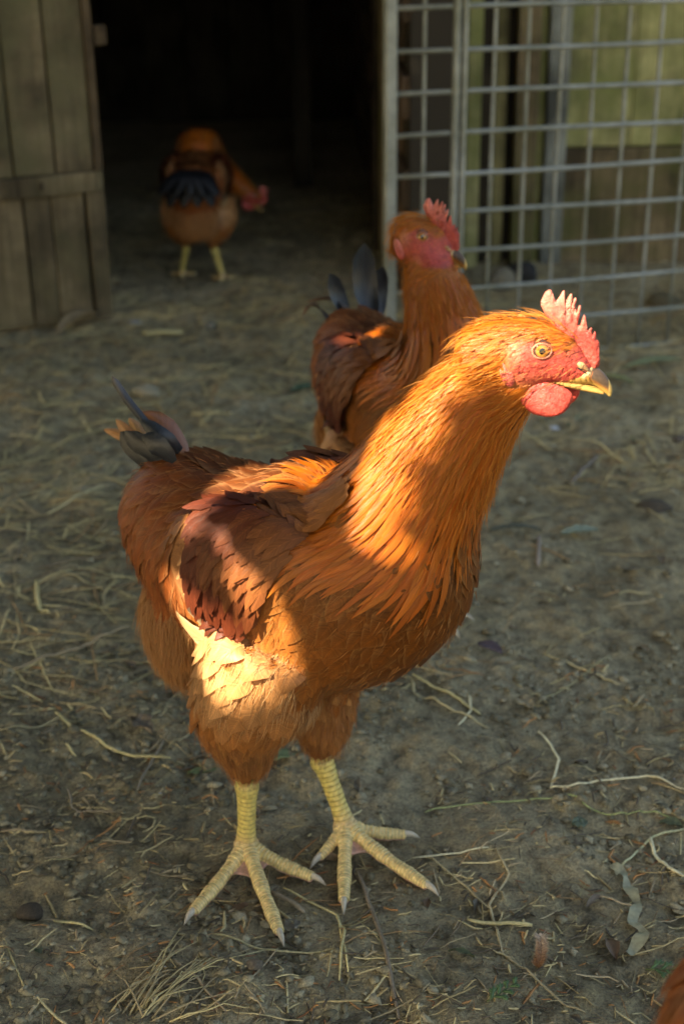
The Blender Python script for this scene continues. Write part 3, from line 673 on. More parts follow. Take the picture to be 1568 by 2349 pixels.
    region_feathers('crown_feathers', ['crown'], .0024 if detail >= 1 else .004, lambda P: np.interp(hc_of(P)[:, 0], [-24, 18], [.014, .006]), .0024, 'hackle', M_HK, cf_neck, (.0002, .0013), .12, 6, cols=3)
    region_feathers('hackle_feathers', ['neck'], .0029, hackL, .0034, 'hackle', M_HK, cf_neck, (.0004, .0028), .04, 7, cols=3, edge=None)
    region_feathers('cape_feathers', ['breast', 'covert', 'saddle', 'band'], .0056, lambda P: np.interp(P[:, 0], [.018, .06], [.030, .044]), .0046, 'hackle', M_HK, cf_neck, (.0025, .0055), .05, 8, cols=3,
                    extra=lambda P: (P[:, 2] > .284) & (P[:, 0] > .020) & (P[:, 0] < .13))
    # down strands
    def down(nm, regs, count, L, Wd, colr, lift, par=root, sd=0, extra=None):
        P, Nn = sample_surface(bv, bf, .0018, lambda C: np.isin(classify(C), regs), seed*77+sd, over=2)
        if extra is not None: k = extra(P); P, Nn = P[k], Nn[k]
        if len(P) == 0: return
        i = rng.integers(0, len(P), int(count*detail)); P, Nn = P[i], Nn[i]; n = len(P)
        d = flow(P, None); d = unit(d-Nn*(d*Nn).sum(1, keepdims=True))
        lf = rng.uniform(lift[0], lift[1], (n, 1)); D = unit(d+Nn*lf+rng.normal(0, .18, (n, 3)))
        Pp = P+Nn*.0025; bend = d*.25-Nn*lf*.6+np.array([0, 0, -.15]); r = rng.normal(1, .12, (n, 1)).clip(.7, 1.3)
        V, F, C, U = strands(Pp, D, rng.uniform(.5, 1.3, n)*L, np.full(n, Wd), np.array(colr)*r, bend)
        o_ = mk(nm, V, F, M_FL, par, True, col=C, uv=U); o_['kind'] = 'stuff'
    down('thigh_down', ['thigh'], 9000, .011, .00032, (.46, .21, .08), (.15, .45), sd=1)
    down('vent_down', ['fluff'], 12000, .020, .00045, (.55, .29, .12), (.2, .8), sd=2)
    down('breast_down', ['breast'], 1500, .008, .00032, (.42, .19, .06), (.25, .5), sd=3)
    down('flank_down', ['flank'], 2600, .014, .00035, (.60, .36, .17), (.5, 1.0), sd=4)
    down('wing_down', ['covert'], 3500, .010, .00035, (.14, .04, .02), (.3, .55), sd=5)
    down('saddle_down', ['saddle'], 1200, .012, .0004, (.40, .16, .055), (.2, .45), sd=6)
    down('face_bristles', ['face'], 420, .0035, .00028, (.50, .16, .05), (.3, .6), sd=9)
    down('hackle_down', ['neck', 'crown'], 5000, .012, .00032, (.56, .21, .035), (.10, .25), sd=7)
    # ---- explicit long feathers
    def quill(nm, P, width, colr, tip, up, prof='long', mat=M_TAIL, edge=None, camber=.25, cols=7):
        tt = PROF[prof][0]; Q = resample(P, 40); S = np.array([Q[int(round(t*39))] for t in tt])
        nrm = np.broadcast_to(unit(up), S.shape)
        V, F, C, U, _ = feather_mesh(S[None], np.array(nrm)[None], np.array([width]), np.array([colr], float), np.array([tip], float), prof, camber, None if edge is None else np.array([edge], float), cols=cols)
        return mk(nm, V, F, mat, root, True, col=C, uv=U)
    def quill2(nm, Q, Nn_, width, colr, tip, edge):
        V, F, C, U, _ = feather_mesh(Q[None], Nn_[None], np.array([width]), np.array([colr], float), np.array([tip], float), 'long', .12, np.array([edge], float), cols=7)
        return mk(nm, V, F, M_FE, root, True, col=C, uv=U, nb=np.repeat(Nn_, 7, axis=0))
    for t in tail: quill('tail_feather', t[0], t[1], t[2], t[3], t[4], mat=M_FE if max(t[2]) < .015 else M_TAIL, camber=t[5] if len(t) > 5 else .25)
    if flights:
        for s in (-1, 1):
            def W2(x, y, off=-.079): p = L1(x, y, off); p[1] *= -s; return p
            tan = (.60, .32, .15); cream = (.50, .34, .18); blk = (.035, .03, .03)
            # secondaries: their outer ends form the pale band round the rear of the wing
            ends_ = [((570, 1150), (490, 1150), (425, 1190)), ((570, 1165), (480, 1170), (405, 1225)), ((580, 1160), (460, 1190), (388, 1268)), ((570, 1190), (445, 1230), (376, 1310)), ((560, 1230), (440, 1270), (374, 1345)), ((560, 1270), (440, 1320), (392, 1385)), ((560, 1310), (460, 1360), (425, 1418)), ((570, 1340), (500, 1390), (470, 1440))]
            for i, (a, b, c) in enumerate(ends_):
                P = resample([W2(*a), W2(*b), W2(*c)], 7); Q, Nn_ = place_surface(bvh, P); k = np.linspace(0, 1, 7)[:, None]
                quill2('secondary_feather', Q+Nn_*(-.0010+.0085*k-.0015*k*k+.0004*i*k), Nn_, .0175, np.array(tan)*(.80+.2*(i % 2)), np.array(tan)*1.1, (.26, .10, .045) if i % 3 else blk)
            prim = [(((600, 1530), (510, 1490), (435, 1448), (392, 1390)), cream, (.40, .24, .11), .018), (((600, 1505), (520, 1462), (455, 1420), (400, 1372)), (.36, .20, .09), blk, .020), (((600, 1550), (530, 1520), (450, 1475), (400, 1410)), cream, (.46, .30, .16), .017)]
            for j, (pp, c1, c2, wd) in enumerate(prim):
                P = resample([W2(x, y, o_) for (x, y), o_ in zip(pp, (-.046, -.061, -.060, -.044))], 7); P[:, 1] -= s*.0012*j
                quill2('primary_feather', P, unit(np.tile(np.array([-.25, s*.95, -.15]), (7, 1))), wd, c1, c2, (.7, .55, .35))
    return root

# ---------------- near hen
def leg1(hx, hy, axp, toes, ayp, ww, toe_h=.003):
    a0 = L1(axp, ayp, ww); h0 = L1(hx, hy, ww)
    return h0, a0, [L1G(x, y, .002) for x, y in toes]
hkA, anA, tA = leg1(566, 1798, 567, [(423, 2122), (651, 2172), (746, 2031), (612, 1968)], 1975, -.030)
hkB, anB, tB = leg1(738, 1742, 792, [(788, 2098), (1005, 2056), (961, 1923), (711, 1994)], 1928, .030)
anA[2] = max(anA[2], .016); anB[2] = max(anB[2], .016)
front = np.array([1., 0, 0])
# toe order: three front toes then the back toe
tA = [tA[0], tA[1], tA[2], tA[3]]; tB = [tB[0], tB[1], tB[2], tB[3]]
legs1 = [dict(hock=hkA, ankle=anA, toes=tA, front=front), dict(hock=hkB, ankle=anB, toes=tB, front=front)]
def wpos(o, yaw, p): return np.asarray(o)+rotz(yaw)@np.asarray(p)
for lg in legs1:
    p = wpos(O1, YAW1, lg['ankle']); FEET.append((p[0], p[1], .05))
    for t in lg['toes'][:3]: p = wpos(O1, YAW1, t); FEET.append((p[0], p[1], .022)); q = wpos(O1, YAW1, (np.array(t)+lg['ankle'])/2); FEET.append((q[0], q[1], .022))
neck1 = [(.108, .001, .346, .039, .035), (.125, .003, .375, .0325, .029), (.144, .003, .401, .026, .0225), (.161, .003, .418, .0215, .018)]
BLK, BRN = (.022, .026, .032), (.20, .066, .022)
T_ = lambda x, y, w=0.: L1(x, y, w)
tail1 = [([T_(395, 1040, -.01), T_(345, 985, -.012), T_(300, 935, -.012), T_(262, 880, -.012), T_(258, 862, -.012)], .0065, BLK, (.10, .09, .09), (.2, -.9, .3), .9),
         ([T_(430, 1045, .0), T_(395, 1000, -.004), T_(358, 962, -.006), T_(322, 945, -.008)], .018, BRN, (.28, .11, .04), (.5, -.55, .6), .5),
         ([T_(420, 1050, .0), T_(390, 1015, -.010), T_(350, 985, -.014), T_(322, 962, -.014)], .012, BLK, BLK, (.4, -.8, .4), .3),
         ([T_(370, 1070, -.012), T_(335, 1030, -.018), T_(300, 1005, -.018), T_(286, 988, -.018)], .016, BLK, (.03, .03, .035), (.0, -.95, .3), .2),
         ([T_(350, 1080, -.006), T_(318, 1040, -.010), T_(288, 1005, -.010), T_(276, 990, -.010)], .017, BLK, BLK, (.1, -.9, .4), .2),
         ([T_(400, 1060, -.016), T_(368, 1030, -.022), T_(345, 1010, -.024), T_(325, 1000, -.024)], .016, BLK, BLK, (.0, -.9, .4), .2),
         ([T_(340, 1060, .01), T_(310, 1010, .012), T_(285, 985, .012), T_(266, 962, .012)], .009, (.42, .20, .08), (.50, .25, .10), (.3, -.9, .3), .3),
         ([T_(330, 1060, .02), T_(300, 1015, .022), T_(270, 995, .022), T_(238, 985, .022)], .008, (.45, .22, .09), (.52, .26, .10), (.2, -.8, .5), .4),
         ([T_(350, 1050, .015), T_(330, 1010, .016), T_(308, 980, .016), T_(296, 958, .016)], .010, (.38, .22, .08), (.40, .20, .07), (.3, -.9, .3), .5)]
hen1 = build_hen('hen', O1, YAW1, neck1, (.1752, .003, .4272), math.radians(21), 0, legs1, tail1, individuals=110, seed=3)
tag(hen1, 'large foreground hen with patches of sun on its neck, comb and thigh', 'hen', 'hens in the yard')

# ---------------- second hen: upright behind the first, head turned right
def simple_legs(dx=.0, spread=.034, stride=.012, hz=.083):
    out = []
    for s in (-1, 1):
        hx = -.012+dx+s*stride*.3; fx = dx+s*stride
        an = np.array([fx-.004, s*spread, .017]); fr = [an+rotz(a)@np.array([l, 0, 0]) for a, l in ((-s*-.75, .046), (0, .058), (-s*.75, .046), (PI+.15*s, .028))]
        for t in fr: t[2] = .002
        if s < 0: fr = [fr[2], fr[1], fr[0], fr[3]]
        out.append(dict(hock=np.array([hx, s*min(.034, spread)*.9, hz]), ankle=an, toes=fr, front=front))
    return out
O2 = np.array([.055, 1.235, 0]); YAW2 = math.radians(-65)
neck2 = [(.084, .000, .334, .037, .033), (.067, .001, .361, .029, .026), (.051, .002, .384, .022, .0195)]
tail2 = [([(-.120, .01, .285), (-.135, .008, .325), (-.138, .006, .368), (-.130, .004, .400)], .026, BLK, (.05, .06, .07), (-.9, .2, .3), .3),
         ([(-.120, -.012, .280), (-.142, -.016, .310), (-.150, -.022, .335), (-.142, -.030, .352)], .020, BLK, (.05, .055, .06), (-.8, -.3, .4), .3),
         ([(-.125, .0, .280), (-.150, -.012, .300), (-.160, -.03, .322), (-.160, -.048, .318)], .018, (.05, .055, .06), (.40, .19, .08), (-.5, -.2, .9), .3),
         ([(-.125, .015, .280), (-.140, .022, .310), (-.142, .026, .338), (-.136, .028, .355)], .022, BLK, BLK, (-.9, .2, .3), .3),
         ([(-.128, -.02, .270), (-.150, -.032, .290), (-.158, -.045, .300), (-.160, -.055, .285)], .016, BLK, (.42, .2, .09), (-.6, -.5, .7), .3)]
tail2 = [([(a_, b_+.022, min(c_-.018*(c_ > .3), .30+(c_-.30)*.62)) for a_, b_, c_ in t_[0]],)+t_[1:] for t_ in tail2]
hen2 = build_hen('hen', O2, YAW2, neck2, (.045, -.003, .407), math.radians(49), math.radians(-3), simple_legs(), tail2, nape=False, scale=.96, detail=.75, seed=5)
tag(hen2, 'upright brown hen with raised dark tail standing behind the foreground hen', 'hen', 'hens in the yard')

# ---------------- third hen: rear view, pecking in the doorway
O3 = np.array([-.248, 2.52, 0]); YAW3 = math.radians(90)
neck3 = [(.125, -.012, .272, .042, .038), (.146, -.035, .240, .034, .030), (.150, -.068, .205, .027, .024), (.146, -.092, .182, .021, .019)]
tail3 = [([(-.120, s*.004, .275), (-.150, s*.014, .275), (-.172, s*.022, .255), (-.182, s*.030, .225)], .030, (.008, .009, .012), (.006, .006, .007), (-.6, s*.2, .6), .3) for s in (-2, -1, 0, 1, 2)]+\
        [([(-.110, s*.010, .265), (-.142, s*.020, .255), (-.160, s*.032, .225), (-.165, s*.036, .195)], .030, (.008, .009, .012), (.006, .006, .007), (-.8, s*.3, .4), .3) for s in (-1.2, -.4, .4, 1.2)]
tail3 = [([(a_, b_, c_+.028) for a_, b_, c_ in t_[0]],)+t_[1:] for t_ in tail3]
hen3 = build_hen('hen', O3, YAW3, neck3, (.146, -.102, .172), math.radians(-86), math.radians(-38), simple_legs(spread=.044, stride=.016), tail3, nape=False, squat=.84, scale=.86, detail=.5, seed=8)
tag(hen3, 'dark hen seen from behind in the shed doorway, its head lowered to the right', 'hen', 'hens in the yard')
for O, yw, sc_ in ((O2, YAW2, .96), (O3, YAW3, .72)):
    for s in (-1, 1): p = wpos(O, yw, (.01, s*.034*sc_, 0)); FEET.append((p[0], p[1], .06))

def copy_tree(o, parent=None):
    c = o.copy(); COL.objects.link(c); c.parent = parent
    for ch in list(o.children): copy_tree(ch, c)
    return c

# ================================================================== GROUND SHEET
def ground_mat():
    m, nt, b = new_mat('bare_earth'); v = coords(nt)
    n1 = noise(nt, v, 5, 6, .6); n2 = noise(nt, v, 60, 6, .65); n3 = noise(nt, v, 420, 4, .7)
    c = ramp(nt, n1, [(.30, (.31, .255, .140)), (.50, (.48, .405, .240)), (.72, (.60, .525, .34))])
    c = mix(nt, c, ramp(nt, n2, [(.3, (.42, .42, .42)), (.52, (1, 1, 1)), (.75, (1.40, 1.36, 1.22))]), 1.0, 'MULTIPLY')
    c = mix(nt, c, ramp(nt, n3, [(.3, (.50, .50, .50)), (.58, (1.12, 1.12, 1.12)), (.8, (1.7, 1.65, 1.45))]), 1.0, 'MULTIPLY')
    nt.links.new(c, b.inputs['Base Color']); 
    r = ramp(nt, n1, [(.35, (.62,)*3), (.7, (.9,)*3)]); nt.links.new(r, b.inputs['Roughness']); b.inputs['Specular IOR Level'].default_value = .35
    ms = N(nt, 'ShaderNodeMath', operation='ADD'); nt.links.new(n2, ms.inputs[0]); nt.links.new(n3, ms.inputs[1])
    bump(nt, ms.outputs[0], b, 1.0, .006); return m
M_GND = ground_mat()
gx = np.concatenate([np.linspace(-.62, .75, 560)]); gy = np.concatenate([np.linspace(.42, 1.35, 420), 1.35+np.cumsum(np.linspace(.0025, .012, 260))])
X, Y = np.meshgrid(gx, gy); Z = ground_h(X, Y)+.0016*vnoise(X*260, Y*260)+.0010*vnoise(X*520+3, Y*520)
edge = np.minimum.reduce([X-gx[0], gx[-1]-X, Y-gy[0], gy[-1]-Y]); Z = Z*np.clip(edge/.03, 0, 1)
V = np.stack([X, Y, Z], -1).reshape(-1, 3); nx_, ny_ = len(gx), len(gy)
a = (np.arange(ny_-1)[:, None]*nx_+np.arange(nx_-1)[None]).ravel(); Fq = np.stack([a, a+1, a+1+nx_, a+nx_], 1)
# outer apron in the same sheet: rings of quads out to the horizon
x0, x1, y0, y1 = gx[0], gx[-1], gy[0], gy[-1]; nb0 = len(V)
BR = 60.
cor = np.array([(x0, y0), (x1, y0), (x1, y1), (x0, y1)]); out = np.array([(-BR, -BR), (BR, -BR), (BR, BR), (-BR, BR)])
V = np.vstack([V, np.c_[out, np.zeros(4)]]); ci = [0, nx_-1, (ny_-1)*nx_+nx_-1, (ny_-1)*nx_]
faces = np.vstack([Fq, [[nb0, nb0+1, ci[1], ci[0]], [nb0+1, nb0+2, ci[2], ci[1]], [nb0+2, nb0+3, ci[3], ci[2]], [nb0+3, nb0, ci[0], ci[3]]]])
gnd = mk('ground', V, faces, M_GND, None, True); tag(gnd, 'bare trodden earth of the chicken yard', None, kind='structure')

# ================================================================== LITTER
M_ST = attr_mat('dry_straw', .55, .4, 500, .25, .3, .0005); M_CR = attr_mat('earth_crumbs', .85, .3, 800, .35, .5, .001)
def gz(x, y): return float(ground_h(np.array([x]), np.array([y]))[0])
STRAWC = [(.62, .51, .24), (.52, .43, .22), (.42, .34, .19), (.70, .60, .30), (.24, .19, .12), (.42, .27, .12)]
def straw_batch(n, xs, ys, Lr, Wr, cols, lift=.001, kink=.25, seed=0):
    rng = np.random.default_rng(seed); a = rng.uniform(0, PI, n); L = rng.uniform(*Lr, n)*rng.uniform(.5, 1, n); W = rng.uniform(*Wr, n)
    a = np.where(rng.random(n) < .55, rng.normal(.35, .5, n), a); da = rng.normal(0, kink, n); k = 5; P = np.empty((n, k, 3)); P[:, 0, 0] = xs; P[:, 0, 1] = ys
    kb = rng.integers(1, k, n); bd_ = np.where(rng.random(n) < .35, rng.normal(0, .7, n), 0)
    for i in range(1, k):
        aa = a+da*(i/k)*.25+bd_*(i >= kb); P[:, i, 0] = P[:, i-1, 0]+np.cos(aa)*L/(k-1); P[:, i, 1] = P[:, i-1, 1]+np.sin(aa)*L/(k-1)
    h = ground_h(P[:, :, 0], P[:, :, 1]); hm = np.maximum(h, h.mean(1, keepdims=True)-.001); P[:, :, 2] = hm+W[:, None]*.4+rng.uniform(0, lift, n)[:, None]
    T = unit(np.gradient(P, axis=1)); S = unit(np.cross(T, [0, 0, 1.])); tp = np.array([.7, 1, 1, .95, .6])[None, :, None]
    Hh = W[:, None, None]*.5*tp; up = np.array([0, 0, 1.])*Hh*.5
    ring = np.stack([P-S*Hh, P+up, P+S*Hh, P-up], 2)     # 4-sided stalk
    base = (np.arange(n)*k*4)[:, None, None]; i = np.arange(k-1)[None, :, None]*4; j = np.arange(4)[None, None]; j2 = (j+1) % 4
    Fq = np.stack(np.broadcast_arrays(base+i+j, base+i+j2, base+i+4+j2, base+i+4+j), -1).reshape(-1, 4)
    c = np.array(cols)[rng.integers(0, len(cols), n)]*rng.uniform(.7, 1.2, (n, 1)); C = np.repeat(c, k*4, 0)
    return ring.reshape(-1, 3), Fq, C
def join_b(bs):
    V, F, C, n = [], [], [], 0
    for v, f, c in bs: V.append(v); F.append(f+n); C.append(c); n += len(v)
    return np.concatenate(V), np.concatenate(F), np.concatenate(C)
rng = np.random.default_rng(21)
def scatter(n, y0, y1, clump=True, thr=-.1, s=5, half=.42):
    xs, ys = [], []
    while len(xs) < n:
        y = rng.uniform(y0, y1, 4000); x = rng.uniform(-half, half, 4000)*(y+.15)
        if clump: k = fbm(x*s+40, y*s+11, 3) > thr+rng.normal(0, .15, 4000); x, y = x[k], y[k]
        xs += list(x); ys += list(y)
    return np.array(xs[:n]), np.array(ys[:n])
CHIP = [(.48, .38, .22), (.58, .44, .20), (.64, .54, .28), (.14, .11, .07), (.52, .26, .09), (.10, .08, .05)]
bs = []
for i, (n, y0, y1, L, W, cols) in enumerate([(3200, .48, 1.15, (.004, .015), (.0006, .0022), CHIP), (1200, .48, 1.15, (.008, .03), (.0004, .0008), CHIP+STRAWC), (500, .55, 1.2, (.015, .045), (.0010, .0024), CHIP), (450, .5, 1.1, (.012, .06), (.0006, .0016), STRAWC), (900, .5, 1.15, (.004, .018), (.0005, .0018), [(.17, .13, .08), (.25, .17, .08), (.30, .25, .13), (.10, .08, .05), (.30, .13, .05)]),
                                            (900, 1.1, 1.7, (.03, .12), (.0008, .0022), STRAWC), (3000, 1.25, 2.4, (.02, .11), (.0012, .003), STRAWC), (1500, 2.2, 3.3, (.03, .12), (.0015, .0035), STRAWC),
                                            (700, 1.0, 1.7, (.008, .03), (.001, .003), STRAWC)]):
    x, y = scatter(n, y0, y1, True, .0 if i != 6 else -.2); bs.append(straw_batch(n, x, y, L, W, cols, .002, .25, i))
V, F, C = join_b(bs); st = mk('straw_litter', V, F, M_ST, None, False, col=C); tag(st, 'scattered dry straw, stalks and fibres trodden into the earth', 'straw', kind='stuff')
# crumbs of soil and grit
def crumbs(n, y0, y1, s0, s1, seed, cols):
    rng = np.random.default_rng(seed); x, y = scatter(n, y0, y1, True, -.05, 9); s = s0*(s1/s0)**(rng.random(n)**2.2)
    base = np.array([(1, 0, 0), (0, 1, 0), (-1, 0, 0), (0, -1, 0), (.6, .6, .5), (-.6, .5, .6), (-.5, -.6, .5), (.6, -.5, .6), (0, 0, .9), (0, 0, -.9)])
    fc = [[0, 4, 7], [0, 1, 4], [1, 5, 4], [1, 2, 5], [2, 6, 5], [2, 3, 6], [3, 7, 6], [3, 0, 7], [4, 5, 8], [5, 6, 8], [6, 7, 8], [7, 4, 8]]
    V = base[None]*s[:, None, None]*rng.uniform(.6, 1.3, (n, 10, 3))*np.stack([rng.uniform(.8, 1.5, n), rng.uniform(.7, 1.1, n), rng.uniform(.4, .8, n)], 1)[:, None]
    a = rng.uniform(0, 2*PI, n); c_, s_ = np.cos(a)[:, None], np.sin(a)[:, None]; V = np.stack([V[:, :, 0]*c_-V[:, :, 1]*s_, V[:, :, 0]*s_+V[:, :, 1]*c_, V[:, :, 2]], -1)
    V += np.stack([x, y, ground_h(x, y)+s*.15], 1)[:, None]; F = (np.arange(n)*10)[:, None, None]+np.array(fc)[None]
    c = np.array(cols)[rng.integers(0, len(cols), n)]*rng.uniform(.7, 1.25, (n, 1)); return V.reshape(-1, 3), F.reshape(-1, 3), np.repeat(c, 10, 0)
bs = [crumbs(15000, .48, 1.2, .0006, .0055, 1, [(.25, .22, .135), (.17, .15, .09), (.34, .30, .19)]), crumbs(2500, 1.1, 2.6, .0015, .007, 2, [(.25, .22, .135), (.19, .165, .10), (.34, .30, .19)]),
      crumbs(260, .5, 1.8, .0006, .0014, 3, [(.45, .47, .48), (.35, .36, .38)])]
V, F, C = join_b(bs); cr = mk('soil_crumbs', V, F, M_CR, None, False, col=C); tag(cr, 'small clods, crumbs and grit on the earth', 'soil', kind='stuff')
# leaf fragments
def leaf_shape(L, W, curl=.2, seg=8, cols=5, bend=0., notch=0., seed=0):
    rng = np.random.default_rng(seed); V = []; t = np.linspace(0, 1, seg); s = np.linspace(-1, 1, cols)
    for ti in t:
        wv = W*.5*math.sin(PI*min(1, ti*.96+.02))**.75*(1+notch*rng.normal(0, .3))
        for si in s: V.append((L*ti, si*wv+bend*L*ti*ti, curl*W*(si*si)*.6+curl*L*.25*math.sin(ti*PI)+.0008*rng.normal()))
    F = [[i*cols+j, i*cols+j+1, (i+1)*cols+j+1, (i+1)*cols+j] for i in range(seg-1) for j in range(cols-1)]
    return np.array(V), F
bs = []
for i in range(150):
    x, y = scatter(1, .5, 2.6, False); v, f = leaf_shape(rng.uniform(.008, .022), rng.uniform(.004, .010), rng.uniform(.1, .6), 5, 3, rng.normal(0, .2), .6, i)
    v = v@rotz(rng.uniform(0, 6.28)).T+np.array([x[0], y[0], gz(x[0], y[0])+.001]); bs.append((v, np.array(f), np.tile(np.array(random.choice([(.17, .13, .085), (.12, .10, .065), (.22, .17, .10), (.10, .12, .06), (.14, .085, .045)])), (len(v), 1))))
V, F, C = join_b(bs); o = mk('leaf_fragments', V, F, M_ST, None, False, col=C); tag(o, 'bits of dead leaf scattered over the earth', 'leaf litter', kind='stuff')

# single straws and sticks that one can point to (traced on the ground)
def stalk(name, pts, wd, colr, label, cat, lift=.0025, n=26, group='single straws on the earth', sharp=True, flat=.7):
    P = [G(x, y) for x, y in pts]; 
    if sharp: 
        Q = []
        for i in range(len(P)-1):
            for t in np.linspace(0, 1, 8, endpoint=False): Q.append(P[i]*(1-t)+P[i+1]*t)
        Q.append(P[-1]); Q = np.array(Q)
    else: Q = resample(P, n)
    Q = Q.copy(); Q[:, :2] += np.stack([vnoise(np.arange(len(Q))*.4, np.full(len(Q), len(label)*1.3)), vnoise(np.arange(len(Q))*.4+9, np.full(len(Q), len(label)*2.1))], 1)*.0012
    Q[:, 2] = np.maximum(ground_h(Q[:, 0], Q[:, 1]), ground_h(Q[:, 0], Q[:, 1]).mean()-.001)+wd*.4+lift*(.4+.3*np.sin(np.arange(len(Q))*.5))
    c0 = Q.mean(0); c0[2] = 0; k = len(Q); r = wd*.5*np.interp(np.linspace(0, 1, k), [0, .1, .9, 1], [.6, 1, .9, .5])
    tz = np.cross(unit(np.gradient(Q, axis=0)), [0, 0, 1.])
    V, F = loft(Q-c0, r, r*flat, tz, n=6); cc = np.tile(np.array(colr, float), (len(V), 1))*(1+.25*vnoise(np.arange(len(V))*.05, np.full(len(V), 3.)))[:, None]
    if colr not in (Y_, P_, B_): cc = cc*1.4
    o = mk(name, V, F, M_ST, None, True, col=cc); o.location = c0; tag(o, label, cat, group); return o
Y_, P_, B_ = (.66, .56, .26), (.76, .70, .44), (.38, .30, .18)
LB = [
 ('straw', [(1232, 1690), (1262, 1720), (1280, 1757), (1262, 1822), (1300, 1827), (1480, 1800), (1568, 1832)], .0024, P_, 'long pale kinked straw running off the right edge beside the zigzag stem', 'straw'),
 ('straw', [(975, 1872), (1040, 1858), (1290, 1848), (1400, 1880), (1500, 1876), (1568, 1890)], .0014, (.30, .34, .13), 'thin greenish stem lying below the long pale kinked straw', 'straw'),
 ('straw', [(1568, 1905), (1490, 1920), (1440, 1970), (1405, 1990)], .0022, (.42, .42, .24), 'pale stem from the right edge leading to the crumpled grass blade', 'straw'),
 ('straw', [(1490, 1922), (1500, 1960), (1540, 2005), (1568, 2020)], .0030, P_, 'pale forked straw bending down at the right edge', 'straw'),
 ('straw', [(1070, 2125), (1218, 2132)], .0034, Y_, 'short straight yellow straw left of the small upright feather', 'straw'),
 ('straw', [(1135, 1968), (1165, 2020), (1120, 2085), (1135, 2135), (1150, 2200), (1210, 2240), (1290, 2310), (1340, 2330)], .0022, (.33, .27, .15), 'long crooked stalk winding down to the bottom edge', 'straw'),
 ('straw', [(970, 1970), (1030, 2010), (1120, 2090)], .0020, (.34, .28, .15), 'straw beside the right claw of the foreground hen', 'straw'),
 ('straw', [(945, 1980), (1120, 1968)], .0018, P_, 'pale straw pointing away from the longest toe', 'straw'),
 ('straw', [(650, 2045), (700, 2070), (772, 2108), (790, 2145), (778, 2265)], .0022, Y_, 'yellow bent straw between the two feet', 'straw'),
 ('straw', [(772, 2108), (780, 2140), (798, 2250)], .0018, Y_, 'straight twin of the yellow bent straw between the feet', 'straw'),
 ('straw', [(490, 2160), (560, 2180), (640, 2196), (770, 2198)], .0018, (.40, .34, .17), 'curved straw below the left foot of the foreground hen', 'straw'),
 ('stick', [(820, 2010), (845, 2080), (880, 2190), (915, 2349)], .0034, (.17, .135, .09), 'long grey-brown twig running to the bottom edge from the right foot', 'twig'),
 ('stick', [(625, 2052), (700, 2105)], .0048, (.22, .18, .12), 'flat splinter lying between the two feet', 'twig'),
 ('straw', [(125, 1628), (180, 1672), (240, 1705), (310, 1725), (390, 1730)], .0032, Y_, 'curved yellow stalk on the left of the foreground hen', 'straw'),
 ('straw', [(0, 1685), (90, 1662), (140, 1640)], .0020, (.33, .28, .15), 'dull stalk meeting the end of the curved yellow stalk', 'straw'),
 ('stick', [(315, 1815), (345, 1740), (375, 1690)], .0026, (.20, .17, .12), 'grey twig standing across the end of the curved yellow stalk', 'twig'),
 ('straw', [(155, 1795), (165, 1835), (180, 1855), (265, 1862)], .0020, (.22, .18, .12), 'small hooked stem left of the left shank', 'straw'),
 ('straw', [(122, 2112), (215, 2132)], .0024, Y_, 'short straight straw at the lower left', 'straw'),
 ('straw', [(0, 1905), (100, 1903)], .0020, B_, 'straight brown stem touching the left edge', 'straw'),
 ('straw', [(1245, 1492), (1330, 1530), (1420, 1568)], .0028, (.40, .34, .18), 'straw crossed by a thinner one on the right of the yard', 'straw'),
 ('straw', [(1400, 1500), (1330, 1555), (1230, 1610)], .0016, (.30, .27, .14), 'thin dull straw crossing a thicker one on the right of the yard', 'straw'),
 ('straw', [(945, 1545), (1010, 1585), (1100, 1640)], .0034, Y_, 'thick yellow straw just right of the belly of the foreground hen', 'straw'),
 ('straw', [(945, 1560), (950, 1590), (1020, 1630), (1120, 1670)], .0028, (.40, .33, .17), 'bent straw under the thick yellow straw by the belly', 'straw'),
 ('straw', [(1075, 1600), (1080, 1630), (1050, 1680)], .0024, P_, 'short pale bent straw right of the far thigh', 'straw'),
 ('straw', [(85, 1350), (92, 1410), (115, 1425)], .0050, Y_, 'thick bent yellow straw left of the wing tips', 'straw'),
 ('straw', [(110, 1200), (240, 1135)], .0036, (.42, .37, .20), 'yellow straw lying left of the tail', 'straw'),
 ('straw', [(30, 1540), (180, 1490), (300, 1440)], .0040, B_, 'dull brown stalk left of the near thigh', 'straw'),
 ('stick', [(1310, 1110), (1370, 1045)], .0060, (.15, .125, .10), 'dark twig right of the breast of the upright hen', 'twig'),
 ('stick', [(1235, 1235), (1232, 1300)], .0055, (.22, .18, .14), 'short grey stick beyond the breast of the foreground hen', 'twig'),
 ('stick', [(325, 762), (420, 758)], .012, (.36, .32, .16), 'pale short stick in front of the shed door', 'twig'),
 ('straw', [(400, 2230), (460, 2270), (520, 2349)], .0022, B_, 'brown stalk at the lower left edge of the picture', 'straw'),
 ('straw', [(610, 2349), (560, 2290), (640, 2200)], .0014, (.28, .23, .14), 'fine stalk at the bottom below the left foot', 'straw'),
]
for it in LB: stalk(*it)
# dry grass tuft at bottom left of centre
tv = MB()
for i in range(30):
    a = random.gauss(.9, .35); L = random.uniform(.03, .10); p0 = G(330+random.gauss(0, 28), 2330+random.gauss(0, 22)); 
    Q = np.array([p0+np.array([math.cos(a)*L*t, math.sin(a)*L*t*.8, .003+.012*math.sin(t*2.6)*random.uniform(.6, 1)]) for t in np.linspace(0, 1, 6)])
    v, f = tube_path(Q, np.linspace(.0008, .0003, 6), 4); tv.add(v, f, np.array(random.choice(STRAWC[:4]))*.9)
o = tv.build('dry_grass_tuft', M_ST, None, True); tag(o, 'frayed tuft of dry grass flattened at the bottom left', 'dry grass')

